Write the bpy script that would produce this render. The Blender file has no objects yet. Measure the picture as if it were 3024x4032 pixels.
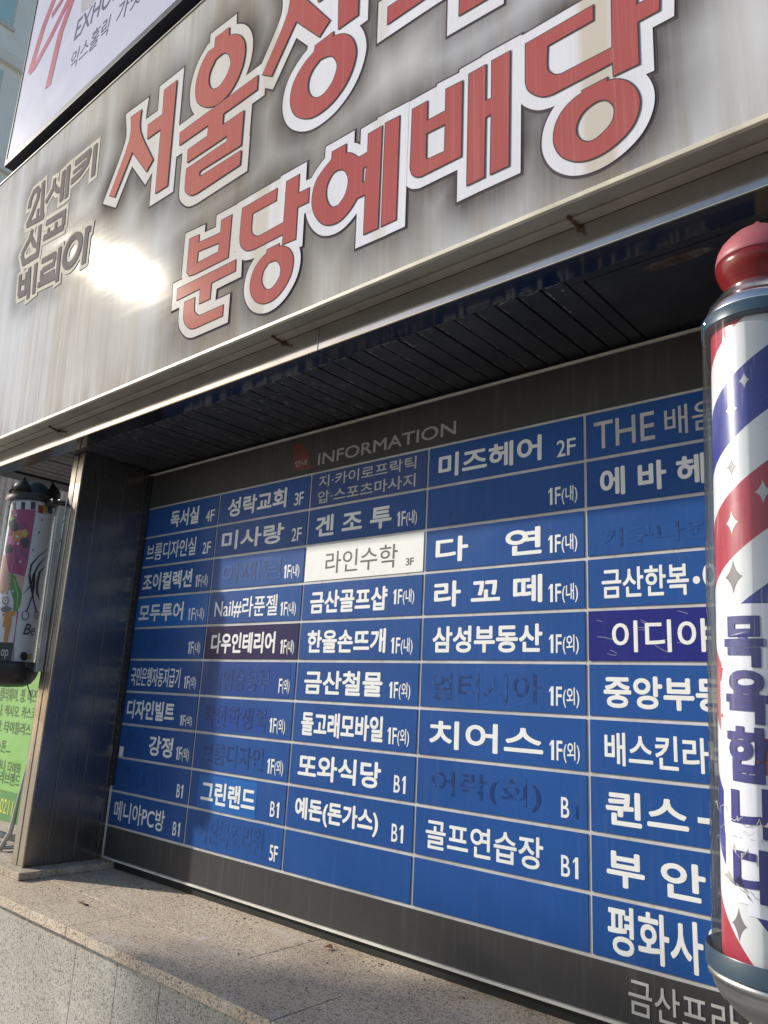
import bpy, bmesh, math, random
import numpy as np
from mathutils import Vector, Matrix, noise
from mathutils.geometry import tessellate_polygon, delaunay_2d_cdt
R = math.radians
random.seed(7)
scene = bpy.context.scene
COL = scene.collection

# ------------------------------------------------------------------ camera
cam_data = bpy.data.cameras.new('camera')
cam = bpy.data.objects.new('camera', cam_data); COL.objects.link(cam)
cam_data.sensor_fit = 'VERTICAL'; cam_data.sensor_height = 24.0
cam_data.lens = 18.0357
cam_data.clip_start = 0.05; cam_data.clip_end = 2000
cam.matrix_world = Matrix([[0.755325, 0.120103, 0.644251, 3.42984], [0.65339, -0.214, -0.726145, -2.055987], [0.050658, 0.969422, -0.240113, -0.889213], [0, 0, 0, 1]])
scene.camera = cam

# ------------------------------------------------------------------ light
SUN_DIR = Vector((-1.80, -1.0, 1.0)).normalized()        # towards the sun
SUN_EL = math.asin(SUN_DIR.z); SUN_AZ = math.atan2(SUN_DIR.x, SUN_DIR.y)
world = bpy.data.worlds.new('World'); scene.world = world; world.use_nodes = True
wn = world.node_tree.nodes; wn.clear()
sky = wn.new('ShaderNodeTexSky'); sky.sky_type = 'NISHITA'; sky.sun_disc = False
sky.sun_elevation = SUN_EL; sky.sun_rotation = SUN_AZ; sky.dust_density = 1.0; sky.air_density = 1.0
bg = wn.new('ShaderNodeBackground'); bg.inputs['Strength'].default_value = 0.125
wo = wn.new('ShaderNodeOutputWorld')
world.node_tree.links.new(sky.outputs[0], bg.inputs[0]); world.node_tree.links.new(bg.outputs[0], wo.inputs[0])
sun_data = bpy.data.lights.new('sun', 'SUN'); sun_data.energy = 4.0; sun_data.angle = R(1.2); sun_data.color = (1.0, 0.94, 0.85)
sun = bpy.data.objects.new('sun', sun_data); COL.objects.link(sun)
sun.rotation_euler = SUN_DIR.to_track_quat('Z', 'Y').to_euler(); sun.location = SUN_DIR * 30
scene.view_settings.view_transform = 'Standard'; scene.view_settings.look = 'None'
scene.view_settings.exposure = 0.18; scene.view_settings.gamma = 1.0
scene.cycles.use_denoising = True

# ------------------------------------------------------------------ helpers
def link(o, parent=None):
    COL.objects.link(o)
    if parent is not None: o.parent = parent
    return o
def obj(name, bm, m, parent=None, smooth=False):
    me = bpy.data.meshes.new(name); bm.to_mesh(me); bm.free()
    for x in (m if isinstance(m, (list, tuple)) else [m]): me.materials.append(x)
    if smooth:
        for p in me.polygons: p.use_smooth = True
    return link(bpy.data.objects.new(name, me), parent)
def thing(name, label, cat, loc=(0, 0, 0), group=None):
    o = bpy.data.objects.new(name, None); o.location = loc; o.empty_display_size = 0.1
    o['label'] = label; o['category'] = cat
    if group: o['group'] = group
    return link(o)
def tag(o, label, cat, group=None):
    o['label'] = label; o['category'] = cat
    if group: o['group'] = group
    return o
def box(bm, x0, x1, y0, y1, z0, z1, bev=0.0, mi=0):
    vs = [bm.verts.new(p) for p in ((x0,y0,z0),(x1,y0,z0),(x1,y1,z0),(x0,y1,z0),(x0,y0,z1),(x1,y0,z1),(x1,y1,z1),(x0,y1,z1))]
    fs = []
    for f in ((0,3,2,1),(4,5,6,7),(0,1,5,4),(1,2,6,5),(2,3,7,6),(3,0,4,7)):
        fa = bm.faces.new([vs[i] for i in f]); fa.material_index = mi; fs.append(fa)
    if bev > 0:
        es = list({e for f in fs for e in f.edges})
        bmesh.ops.bevel(bm, geom=es, offset=bev, segments=2, affect='EDGES', profile=0.6)
def bmbox(*a, **k):
    bm = bmesh.new(); box(bm, *a, **k); return bm
def tube(bm, pts, r, n=10, mi=0):
    pts = [Vector(p) for p in pts]; rings = []
    for i, p in enumerate(pts):
        t = (pts[min(i+1, len(pts)-1)] - pts[max(i-1, 0)]).normalized()
        a = t.orthogonal().normalized(); b = t.cross(a)
        rr = r[i] if isinstance(r, (list, tuple)) else r
        rings.append((p, a, b, rr))
    vs = []
    pa = None
    for p, a, b, rr in rings:
        if pa is not None:
            t = a.cross(b); a = (pa - t * pa.dot(t)).normalized(); b = t.cross(a)
        pa = a
        vs.append([bm.verts.new(p + (a*math.cos(2*math.pi*k/n) + b*math.sin(2*math.pi*k/n))*rr) for k in range(n)])
    for u, v in zip(vs, vs[1:]):
        for k in range(n):
            f = bm.faces.new([u[k], u[(k+1) % n], v[(k+1) % n], v[k]]); f.material_index = mi; f.smooth = True
    for ring in (vs[0][::-1], vs[-1]):
        try: bm.faces.new(ring).material_index = mi
        except ValueError: pass
def lathe(prof, n=64, mi=None):
    bm = bmesh.new(); rows = []
    for r, z in prof:
        if r < 1e-5: rows.append([bm.verts.new((0, 0, z))])
        else: rows.append([bm.verts.new((r*math.cos(2*math.pi*k/n), r*math.sin(2*math.pi*k/n), z)) for k in range(n)])
    for a, b in zip(rows, rows[1:]):
        for k in range(n):
            q = []
            for v in (a[k % len(a)], a[(k+1) % len(a)], b[(k+1) % len(b)], b[k % len(b)]):
                if v not in q: q.append(v)
            if len(q) > 2:
                f = bm.faces.new(q); f.smooth = True
    bmesh.ops.recalc_face_normals(bm, faces=bm.faces)
    return bm
def autosmooth(o, ang=35):
    me = o.data
    for p in me.polygons: p.use_smooth = True
    me.set_sharp_from_angle(angle=R(ang))
    return o

# ------------------------------------------------------------------ materials
class NT:
    def __init__(self, name):
        self.m = bpy.data.materials.new(name); self.m.use_nodes = True
        self.t = self.m.node_tree; self.n = self.t.nodes
        self.b = self.n['Principled BSDF']
    def new(self, kind, **k):
        x = self.n.new(kind)
        for a, v in k.items(): setattr(x, a, v)
        return x
    def link(self, a, b): self.t.links.new(a, b)
    def coords(self, scale=(1,1,1), loc=(0,0,0), kind='Object'):
        tc = self.new('ShaderNodeTexCoord'); mp = self.new('ShaderNodeMapping')
        mp.inputs['Scale'].default_value = scale; mp.inputs['Location'].default_value = loc
        self.link(tc.outputs[kind], mp.inputs['Vector']); return mp.outputs[0]
    def noise(self, scale=5, detail=4, rough=0.55, vec=None, stretch=(1,1,1), loc=(0,0,0)):
        x = self.new('ShaderNodeTexNoise'); x.inputs['Scale'].default_value = scale
        x.inputs['Detail'].default_value = detail; x.inputs['Roughness'].default_value = rough
        self.link(vec if vec is not None else self.coords(stretch, loc), x.inputs['Vector']); return x.outputs['Fac']
    def ramp(self, fac, stops, interp='LINEAR'):
        x = self.new('ShaderNodeValToRGB'); x.color_ramp.interpolation = interp
        cr = x.color_ramp
        while len(cr.elements) < len(stops): cr.elements.new(0.5)
        for e, (p, c) in zip(cr.elements, stops):
            e.position = p; e.color = (c, c, c, 1) if isinstance(c, (int, float)) else (*c, 1)
        self.link(fac, x.inputs[0]); return x.outputs[0]
    def mix(self, fac, a, b, mode='MIX'):
        x = self.new('ShaderNodeMix', data_type='RGBA', blend_type=mode)
        for sock, v in ((x.inputs[0], fac), (x.inputs[6], a), (x.inputs[7], b)):
            if isinstance(v, (int, float)): sock.default_value = v
            elif isinstance(v, tuple): sock.default_value = (*v, 1)
            else: self.link(v, sock)
        return x.outputs[2]
    def math(self, op, a, b=0.0):
        x = self.new('ShaderNodeMath', operation=op)
        for sock, v in ((x.inputs[0], a), (x.inputs[1], b)):
            if isinstance(v, (int, float)): sock.default_value = v
            else: self.link(v, sock)
        return x.outputs[0]
    def bump(self, h, strength=0.2, dist=0.01):
        x = self.new('ShaderNodeBump'); x.inputs['Strength'].default_value = strength; x.inputs['Distance'].default_value = dist
        self.link(h, x.inputs['Height']); self.link(x.outputs[0], self.b.inputs['Normal'])
    def set(self, **k):
        for a, v in k.items():
            s = self.b.inputs[a.replace('_', ' ')]
            if isinstance(v, tuple): s.default_value = (*v, 1)
            elif isinstance(v, (int, float)): s.default_value = v
            else: self.link(v, s)
        return self
def flat(name, col, rough=0.5, metal=0.0, var=0.12, scale=9, bump=0.0, **k):
    t = NT(name); f = t.noise(scale, 5)
    lo = tuple(c*(1-var) for c in col); hi = tuple(min(1, c*(1+var)) for c in col)
    t.set(Base_Color=t.ramp(f, [(0.3, lo), (0.7, hi)]), Metallic=metal)
    t.set(Roughness=t.ramp(t.noise(scale*2.3, 4), [(0.3, max(0.02, rough-0.06)), (0.7, min(1, rough+0.06))]))
    if bump: t.bump(t.noise(scale*12, 3), bump, 0.002)
    if k: t.set(**k)
    return t.m

def plate_blue(name, col, rough=0.33, dirt=0.5):
    t = NT(name)
    a = t.noise(1.6, 4); b = t.noise(60, 3, stretch=(1, 1, 0.05))
    c = t.ramp(a, [(0.3, tuple(x*0.86 for x in col)), (0.7, tuple(x*1.1 for x in col))])
    c = t.mix(t.math('MULTIPLY', t.ramp(b, [(0.55, 0.0), (0.8, 1.0)]), 0.12*dirt), c, (0.3, 0.3, 0.3))
    sp = t.ramp(t.noise(160, 2), [(0.70, 0.0), (0.74, 1.0)])
    c = t.mix(t.math('MULTIPLY', sp, 0.10), c, (0.4, 0.4, 0.38))
    t.set(Base_Color=c, Roughness=t.ramp(t.noise(7, 4), [(0.3, rough-0.05), (0.7, rough+0.1)])); t.b.inputs['Specular IOR Level'].default_value = 0.13
    return t.m
M = {}
M['blue'] = plate_blue('blue_plate', (0.020, 0.082, 0.285))
M['blue_light'] = plate_blue('bright_blue_film', (0.022, 0.13, 0.42), 0.3)
M['navy'] = plate_blue('navy_film', (0.022, 0.018, 0.085), 0.30)
M['navy_blue'] = plate_blue('deep_blue_film', (0.022, 0.026, 0.19), 0.22)
M['blue_dull'] = plate_blue('dull_blue_plate', (0.05, 0.085, 0.24), 0.45)
M['white_plate'] = flat('white_plate', (0.80, 0.80, 0.78), 0.4, var=0.03)
M['white'] = flat('white_vinyl', (0.78, 0.79, 0.77), 0.45, var=0.05, scale=20)
M['black_text'] = flat('dark_grey_vinyl', (0.05, 0.05, 0.055), 0.4)
M['grey_text'] = flat('grey_lettering', (0.50, 0.49, 0.47), 0.5, var=0.15, scale=12)
M['header_text'] = flat('header_lettering', (0.34, 0.335, 0.325), 0.5, var=0.1, scale=12)
M['trim'] = NT('grey_divider')
t = M['trim']; c = t.ramp(t.noise(5, 5), [(0.35, (0.42, 0.41, 0.40)), (0.65, (0.60, 0.59, 0.58))])
d = t.ramp(t.noise(40, 4, stretch=(1, 1, 0.25)), [(0.56, 0.0), (0.72, 1.0)])
c = t.mix(t.math('MULTIPLY', d, 0.45), c, (0.22, 0.17, 0.12)); t.set(Base_Color=c, Roughness=0.5); M['trim'] = t.m
M['panel_grey'] = plate_blue('grey_panel', (0.060, 0.058, 0.058), 0.42, 1.0)
M['red_mark'] = flat('red_mark', (0.12, 0.010, 0.016), 0.45)
M['frame_white'] = flat('white_edge_trim', (0.66, 0.64, 0.58), 0.4, var=0.15, scale=14)
M['black'] = flat('black_plastic', (0.018, 0.018, 0.020), 0.35)
M['gap_black'] = flat('black_gap', (0.012, 0.012, 0.012), 0.8)
def ghost(name, a, b, lo, hi):
    t = NT(name)
    n1 = t.noise(55, 4); n2 = t.noise(14, 3)
    k = t.ramp(t.math('ADD', t.math('MULTIPLY', n1, 0.5), t.math('MULTIPLY', n2, 0.5)), [(lo, 0.0), (hi, 1.0)])
    t.set(Base_Color=t.mix(k, a, b), Roughness=0.36); t.b.inputs['Specular IOR Level'].default_value = 0.22; return t.m
M['ghost'] = ghost('lettering_residue', (0.020, 0.082, 0.285), (0.009, 0.040, 0.155), 0.455, 0.535)
M['ghost_dense'] = ghost('dense_residue', (0.020, 0.08, 0.28), (0.009, 0.036, 0.15), 0.39, 0.51)
M['ghost_faint'] = ghost('faint_residue', (0.020, 0.082, 0.285), (0.013, 0.055, 0.20), 0.42, 0.55)

def steel(name, col, rough, grime, stretch=(14, 14, 0.6), met=1.0):
    t = NT(name)
    g = t.ramp(t.noise(3.0, 6, 0.6, stretch=(1, 1, 0.35)), [(0.35, 0.0), (0.75, 1.0)])
    s = t.noise(9, 4, stretch=stretch)
    c = t.mix(t.math('MULTIPLY', g, grime), col, (0.16, 0.12, 0.08))
    t.set(Base_Color=c, Metallic=t.ramp(g, [(0, met), (1, met*(1-0.5*grime))]), Roughness=t.ramp(s, [(0.3, rough*0.75), (0.7, rough*1.35)]))
    t.bump(s, 0.04, 0.002); return t.m
M['steel'] = steel('stainless_cladding', (0.29, 0.29, 0.295), 0.22, 0.5)
M['steel_beam'] = steel('stainless_beam', (0.55, 0.53, 0.50), 0.10, 0.35, (0.6, 14, 14))
M['steel_edge'] = steel('worn_stainless_edge', (0.56, 0.51, 0.44), 0.3, 0.8)
M['alu'] = steel('polished_aluminium', (0.80, 0.80, 0.82), 0.17, 0.1, (1, 1, 8))
M['alu_dull'] = steel('dull_aluminium', (0.55, 0.55, 0.55), 0.38, 0.25, (1, 1, 8))
M['galv'] = flat('galvanised_tube', (0.45, 0.46, 0.47), 0.4, 0.7, 0.2)
M['rust'] = flat('rusty_bolt', (0.10, 0.055, 0.03), 0.8, 0.2, 0.4, 60)
t = NT('flaking_dark_slats')
fl = t.ramp(t.noise(45, 5, 0.7, stretch=(1, 0.6, 1)), [(0.60, 0.0), (0.66, 1.0)])
fl2 = t.ramp(t.noise(2.2, 3), [(0.42, 0.0), (0.62, 1.0)])
c = t.ramp(t.noise(6, 5), [(0.3, (0.030, 0.031, 0.034)), (0.7, (0.055, 0.056, 0.060))])
t.set(Base_Color=t.mix(t.math('MULTIPLY', t.math('MULTIPLY', fl, fl2), 0.7), c, (0.30, 0.29, 0.27)), Roughness=0.5); M['slat'] = t.m
M['flake'] = flat('flaked_paint_edge', (0.26, 0.25, 0.235), 0.8, 0, 0.4, 80)
t = NT('access_panel_paint')
c = t.ramp(t.noise(8, 4), [(0.3, (0.028, 0.029, 0.032)), (0.7, (0.045, 0.046, 0.05))])
t.set(Base_Color=c, Roughness=0.5); M['soffit_panel'] = t.m
t = NT('rust_patch')
c = t.ramp(t.noise(28, 6, 0.7), [(0.35, (0.05, 0.03, 0.022)), (0.5, (0.09, 0.06, 0.05)), (0.68, (0.20, 0.19, 0.18))])
t.set(Base_Color=c, Roughness=0.9); M['rust_patch'] = t.m

def granite(name, tint, dark=0.5):
    t = NT(name)
    v = t.new('ShaderNodeTexVoronoi'); v.inputs['Scale'].default_value = 190
    t.link(t.coords(), v.inputs['Vector'])
    n = t.noise(260, 2, 0.6); big = t.noise(2.6, 6, 0.62)
    c = t.ramp(n, [(0.36, tuple(x*0.45 for x in tint)), (0.47, tint), (0.62, tuple(min(1, x*1.35) for x in tint))])
    sp = t.new('ShaderNodeSeparateColor'); t.link(v.outputs['Color'], sp.inputs[0])
    c = t.mix(t.math('MULTIPLY', t.ramp(sp.outputs[0], [(0.80, 0.0), (0.84, 1.0)]), 0.62), c, (0.085, 0.08, 0.075))
    c = t.mix(t.math('MULTIPLY', t.ramp(sp.outputs[1], [(0.84, 0.0), (0.88, 1.0)]), 0.35), c, (0.62, 0.57, 0.50))
    c = t.mix(t.ramp(big, [(0.35, 0.0), (0.72, dark)]), c, t.mix(1.0, c, (0.55, 0.46, 0.36), 'MULTIPLY'))
    wear = t.ramp(t.noise(4.5, 7, 0.72, loc=(3, 1, 0)), [(0.55, 0.0), (0.72, 1.0)])
    c = t.mix(t.math('MULTIPLY', wear, 0.5), c, (0.72, 0.70, 0.66))
    t.set(Base_Color=c, Roughness=0.78); t.bump(n, 0.25, 0.002); return t.m
M['granite'] = granite('granite_coping', (0.62, 0.51, 0.385), 0.4)
M['granite_wall'] = granite('granite_wall', (0.45, 0.43, 0.385), 0.3)
M['granite_edge'] = granite('granite_plinth', (0.54, 0.47, 0.38), 0.7)
M['concrete'] = flat('rendered_wall', (0.30, 0.29, 0.28), 0.85, 0, 0.15, 4, 0.2)
M['asphalt'] = flat('asphalt', (0.05, 0.05, 0.052), 0.9, 0, 0.25, 30, 0.3)
M['paving'] = flat('paving', (0.30, 0.28, 0.26), 0.85, 0, 0.2, 6, 0.2)

def sheen(t, k=0.0042, rough=0.13):
    """thin constant gloss of the plastic sheet, added over a matt base"""
    t.b.inputs['Specular IOR Level'].default_value = 0.0
    g = t.new('ShaderNodeBsdfGlossy', distribution='GGX'); g.inputs[0].default_value = (k, k*0.96, k*0.86, 1); g.inputs['Roughness'].default_value = rough
    bp = t.new('ShaderNodeBump'); bp.inputs['Strength'].default_value = 0.22; bp.inputs['Distance'].default_value = 0.004
    t.link(t.noise(1.0, 2, 0.5, stretch=(0.8, 1, 9.0), loc=(3, 0, 5)), bp.inputs['Height']); t.link(bp.outputs[0], g.inputs['Normal'])
    a = t.new('ShaderNodeAddShader'); t.link(t.b.outputs[0], a.inputs[0]); t.link(g.outputs[0], a.inputs[1]); t.link(a.outputs[0], t.n['Material Output'].inputs[0])
def weather(t, c, amount=1.0, cream=True):
    """vertical rain streaks and yellowed strips on the printed sign sheet"""
    s1 = t.ramp(t.noise(1.0, 5, 0.65, stretch=(9, 1, 0.5)), [(0.52, 0.0), (0.74, 1.0)])
    s2 = t.ramp(t.noise(1.0, 3, 0.6, stretch=(85, 1, 1.1), loc=(4, 0, 2)), [(0.52, 0.0), (0.72, 1.0)])
    zone = t.ramp(t.noise(1.1, 2, stretch=(1, 1, 0.6), loc=(1.7, 0, 0.4)), [(0.42, 0.0), (0.6, 1.0)])
    c = t.mix(t.math('MULTIPLY', t.math('MULTIPLY', s1, zone), 0.42*amount), c, (0.36, 0.27, 0.17))
    c = t.mix(t.math('MULTIPLY', t.math('MULTIPLY', s2, zone), 0.30*amount), c, (0.30, 0.20, 0.12))
    return c
def xbands(t, soft=0.012):
    """strips of the sheet that have yellowed, with straight vertical edges (x ranges in metres)"""
    tc = t.new('ShaderNodeTexCoord'); sx = t.new('ShaderNodeSeparateXYZ'); t.link(tc.outputs['Object'], sx.inputs[0])
    x = t.math('DIVIDE', t.math('ADD', sx.outputs[0], 1.2), 5.0)
    st = [(0.0, 0.0)]
    for a, b, k in ((0.44, 0.50, 0.5), (0.70, 0.78, 0.6), (0.99, 1.44, 0.62), (1.475, 1.562, 0.95), (1.585, 1.615, 0.5), (2.04, 2.085, 0.55), (2.713, 2.798, 1.0)):
        p, q = (a+1.2)/5, (b+1.2)/5; e = soft/5
        st += [(p-e, 0.0), (p+e, k), (q-e, k), (q+e, 0.0)]
    return t.ramp(x, st)
t = NT('sign_sheet')
at = t.new('ShaderNodeVertexColor', layer_name='print')
spx = t.new('ShaderNodeSeparateColor'); t.link(at.outputs[0], spx.inputs[0])
gn = t.ramp(t.noise(1.0, 4, 0.6, stretch=(2.6, 1, 1.2), loc=(0.6, 0, 0.3)), [(0.32, 0.6), (0.62, 1.0)])
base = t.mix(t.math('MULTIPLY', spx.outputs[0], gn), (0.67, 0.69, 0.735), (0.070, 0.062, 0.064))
base = t.mix(t.math('MULTIPLY', xbands(t, 0.05), 0.25), base, (0.42, 0.36, 0.27))
gr = t.ramp(t.noise(1.0, 5, 0.6, stretch=(4.5, 1, 0.28), loc=(2.2, 0, 1.1)), [(0.42, 0.0), (0.66, 1.0)])
base = t.mix(t.math('MULTIPLY', gr, 0.6), base, t.mix(1.0, base, (0.70, 0.63, 0.53), 'MULTIPLY'))
gr2 = t.ramp(t.noise(1.0, 4, 0.6, stretch=(0.9, 1, 0.9), loc=(5.2, 0, 2.1)), [(0.40, 0.0), (0.65, 1.0)])
base = t.mix(t.math('MULTIPLY', gr2, 0.8), base, t.mix(1.0, base, (0.76, 0.745, 0.72), 'MULTIPLY'))
tcs = t.new('ShaderNodeTexCoord'); sxx = t.new('ShaderNodeSeparateXYZ'); t.link(tcs.outputs['Object'], sxx.inputs[0])
cr_ = t.math('MULTIPLY', t.ramp(t.math('DIVIDE', t.math('ADD', sxx.outputs[0], 1.2), 5.0), [(0.18, 0.25), (0.33, 1.0), (0.52, 0.9), (0.72, 0.1)]), t.ramp(t.noise(1.0, 4, 0.6, stretch=(3.2, 1, 0.5), loc=(8, 0, 4)), [(0.35, 0.2), (0.6, 1.0)]))
base = t.mix(t.math('MULTIPLY', cr_, 0.62), base, t.mix(1.0, base, (1.0, 0.91, 0.74), 'MULTIPLY'))
# dirt that collects above the bottom lip and runs down from the top edge
ed = t.math('ADD', t.ramp(sxx.outputs[2], [(0.29, 1.0), (0.42, 0.25), (0.60, 0.0)]), t.ramp(t.math('DIVIDE', sxx.outputs[2], 2.0), [(0.72, 0.0), (0.95, 0.9)]))
ed = t.math('MULTIPLY', ed, t.ramp(t.noise(1.0, 5, 0.7, stretch=(16, 1, 0.9), loc=(1, 0, 7)), [(0.40, 0.0), (0.68, 1.0)]))
base = t.mix(t.math('MULTIPLY', ed, 0.55), base, (0.25, 0.20, 0.14))
base = weather(t, base, 1.25)
st = t.ramp(t.noise(1.0, 2, 0.5, stretch=(140, 1, 0.7)), [(0.5, 0.0), (0.7, 1.0)])
base = t.mix(t.math('MULTIPLY', st, 0.05), base, (0.75, 0.74, 0.72))
t.set(Base_Color=base, Roughness=t.ramp(t.noise(2, 4, stretch=(6, 1, 0.5)), [(0.3, 0.15), (0.7, 0.20)])); sheen(t)
M['sign_sheet'] = t.m
def sign_ink(name, col, sunlit, band):
    t = NT(name)
    c = t.ramp(t.noise(3, 4), [(0.3, tuple(x*0.94 for x in col)), (0.7, tuple(min(1, x*1.05) for x in col))])
    if band: c = t.mix(t.math('MULTIPLY', xbands(t), 0.85), c, (0.56, 0.50, 0.41))
    tc = t.new('ShaderNodeTexCoord'); sx = t.new('ShaderNodeSeparateXYZ'); t.link(tc.outputs['Object'], sx.inputs[0])
    c = t.mix(t.ramp(t.math('DIVIDE', t.math('ADD', sx.outputs[0], 1.2), 5.0), [(0.3, 1.0), (0.62, 0.0)]), c, sunlit)  # left end tinted paler: sun glare put into the ink colour
    st = t.ramp(t.noise(1.0, 3, 0.6, stretch=(130, 1, 0.8)), [(0.55, 0.0), (0.75, 1.0)])
    c = t.mix(t.math('MULTIPLY', st, 0.22), c, (0.55, 0.42, 0.36))
    c = weather(t, c, 0.55)
    t.set(Base_Color=c, Roughness=0.16); sheen(t); return t.m
M['ink_red'] = sign_ink('faded_sunlit_red_ink', (0.42, 0.115, 0.112), (0.53, 0.22, 0.18), False)
M['ink_white'] = sign_ink('white_ink', (0.74, 0.75, 0.81), (0.68, 0.66, 0.62), True)
M['ink_dark'] = flat('dark_outline_ink', (0.10, 0.085, 0.095), 0.4, Specular_IOR_Level=0.0)
M['ink_grey'] = flat('grey_ink', (0.25, 0.225, 0.22), 0.4, Specular_IOR_Level=0.0)
M['ink_cream'] = flat('cream_ink', (0.70, 0.66, 0.57), 0.4, Specular_IOR_Level=0.0)
M['sign_white'] = flat('white_sign_sheet', (0.52, 0.54, 0.66), 0.3, var=0.04, scale=2, Specular_IOR_Level=0.04)
M['sign_frame'] = flat('aged_sign_frame', (0.34, 0.32, 0.27), 0.5, 0.2, 0.2, 5)
M['sign_lip'] = flat('yellowed_lip', (0.62, 0.58, 0.45), 0.45, 0, 0.2, 12)
M['frame_dark'] = flat('dark_sign_frame', (0.03, 0.033, 0.045), 0.45, 0.0, 0.25, 5, Specular_IOR_Level=0.15)
M['script_red'] = flat('red_script', (0.36, 0.085, 0.14), 0.4, Specular_IOR_Level=0.04)
M['text_slate'] = flat('slate_lettering', (0.085, 0.095, 0.15), 0.4, Specular_IOR_Level=0.04)
M['shade_print'] = flat('printed_grey', (0.40, 0.39, 0.42), 0.35, Specular_IOR_Level=0.04)

# pole materials
M['p_white'] = flat('drum_white', (0.70, 0.71, 0.72), 0.35, var=0.04)
M['p_blue'] = flat('drum_blue', (0.028, 0.036, 0.25), 0.3)
M['p_red'] = flat('drum_red', (0.42, 0.035, 0.06), 0.3)
M['p_star'] = flat('silver_star', (0.52, 0.50, 0.46), 0.3, 0.3)
M['p_star_dark'] = flat('grey_star', (0.20, 0.17, 0.18), 0.4)
M['p_text'] = flat('navy_lettering', (0.026, 0.027, 0.20), 0.4)
M['p_outline'] = flat('white_lettering_edge', (0.80, 0.80, 0.86), 0.4, var=0.03)
M['band'] = flat('slate_blue_band', (0.035, 0.065, 0.095), 0.35)
M['fin_top'] = flat('faded_red_plastic', (0.35, 0.095, 0.112), 0.45, 0, 0.1, 14)
M['fin_low'] = flat('deep_red_shaded_plastic', (0.17, 0.012, 0.013), 0.25)  # red taken darker, with the shade of the down-facing base in it
t = NT('clear_acrylic')
gl = t.new('ShaderNodeBsdfGlossy'); gl.inputs['Roughness'].default_value = 0.06
tr = t.new('ShaderNodeBsdfTransparent'); tr.inputs[0].default_value = (0.93, 0.95, 0.96, 1)
df = t.new('ShaderNodeBsdfDiffuse'); df.inputs[0].default_value = (0.62, 0.62, 0.60, 1)
fr = t.new('ShaderNodeLayerWeight'); fr.inputs[0].default_value = 0.22
mx = t.new('ShaderNodeMixShader'); mx2 = t.new('ShaderNodeMixShader')
glint_streaks = t.ramp(t.noise(1.0, 4, 0.7, stretch=(60, 60, 2.2)), [(0.57, 0.03), (0.70, 0.30)])  # pale upright streaks paint the tube's reflections into its colour
t.link(glint_streaks, mx2.inputs[0]); t.link(tr.outputs[0], mx2.inputs[1]); t.link(df.outputs[0], mx2.inputs[2])
t.link(t.math('MULTIPLY', fr.outputs['Fresnel'], 0.8), mx.inputs[0]); t.link(mx2.outputs[0], mx.inputs[1]); t.link(gl.outputs[0], mx.inputs[2])
t.bump(t.noise(6, 3, stretch=(3, 3, 0.5)), 0.15, 0.004)
for s in t.n:
    if s.type == 'BUMP': t.link(s.outputs[0], gl.inputs['Normal'])
t.link(mx.outputs[0], t.n['Material Output'].inputs[0]); M['acrylic'] = t.m
for nm, c in dict(white=(0.78,0.78,0.78), black=(0.015,0.015,0.016), red=(0.35,0.05,0.03), yellow=(0.62,0.45,0.06), blue=(0.03,0.06,0.2), pink=(0.42,0.055,0.17), skin=(0.72,0.40,0.34), dark=(0.05,0.045,0.045), flowerpink=(0.72,0.22,0.42), orange=(0.66,0.27,0.06), leaf=(0.42,0.55,0.15), green=(0.10,0.30,0.07), grey=(0.18,0.18,0.18), brown=(0.30,0.24,0.15), beads=(0.60,0.30,0.16), purple=(0.10,0.05,0.25)).items():
    M['l_'+nm] = flat('print_'+nm, c, 0.4, var=0.06)
M['l_sheet'] = flat('print_sheet', (0.76, 0.76, 0.82), 0.4, var=0.04)
t = NT('green_banner'); c = t.ramp(t.noise(3, 4), [(0.3, (0.17, 0.40, 0.09)), (0.7, (0.24, 0.50, 0.13))]); t.set(Base_Color=c, Roughness=0.55); t.bump(t.noise(4, 3), 0.3, 0.02); M['banner'] = t.m
M['banner_dark'] = flat('dark_green_print', (0.085, 0.24, 0.07), 0.55)
M['banner_ink'] = flat('green_grey_ink', (0.07, 0.11, 0.06), 0.55)
M['banner_yellow'] = flat('yellow_ink', (0.62, 0.60, 0.10), 0.5)

# ------------------------------------------------------------------ lettering
FONT = bpy.data.fonts.get('Bfont') or None
_cache = {}
def glyphs(text, bold=0.022, shear=0.0, res=4):
    key = (text, bold, shear, res)
    if key in _cache: return _cache[key]
    cu = bpy.data.curves.new('lettering', 'FONT'); cu.body = text; cu.size = 1.0; cu.offset = bold; cu.resolution_u = res; cu.shear = shear
    o = bpy.data.objects.new('lettering_tmp', cu); COL.objects.link(o)
    dg = bpy.context.evaluated_depsgraph_get(); dg.update()
    me = bpy.data.meshes.new_from_object(o.evaluated_get(dg))
    vs = [tuple(v.co[:2]) for v in me.vertices]; fs = [tuple(p.vertices) for p in me.polygons]
    bpy.data.objects.remove(o); bpy.data.curves.remove(cu); bpy.data.meshes.remove(me)
    _cache[key] = (vs, fs); return vs, fs
def fit(text, x0, x1, z0, z1, bold=0.022, shear=0.0, ref=None, res=4):
    """glyph triangles scaled to fill the box; ref gives the box of the unexpanded glyphs (for outlines)"""
    vs, fs = glyphs(text, bold, shear, res)
    rv = glyphs(text, ref, shear, res)[0] if ref is not None else vs
    ax, bx = min(v[0] for v in rv), max(v[0] for v in rv); az, bz = min(v[1] for v in rv), max(v[1] for v in rv)
    sx = (x1-x0)/max(1e-6, bx-ax); sz = (z1-z0)/max(1e-6, bz-az)
    return [(x0+(v[0]-ax)*sx, z0+(v[1]-az)*sz) for v in vs], fs
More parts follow.
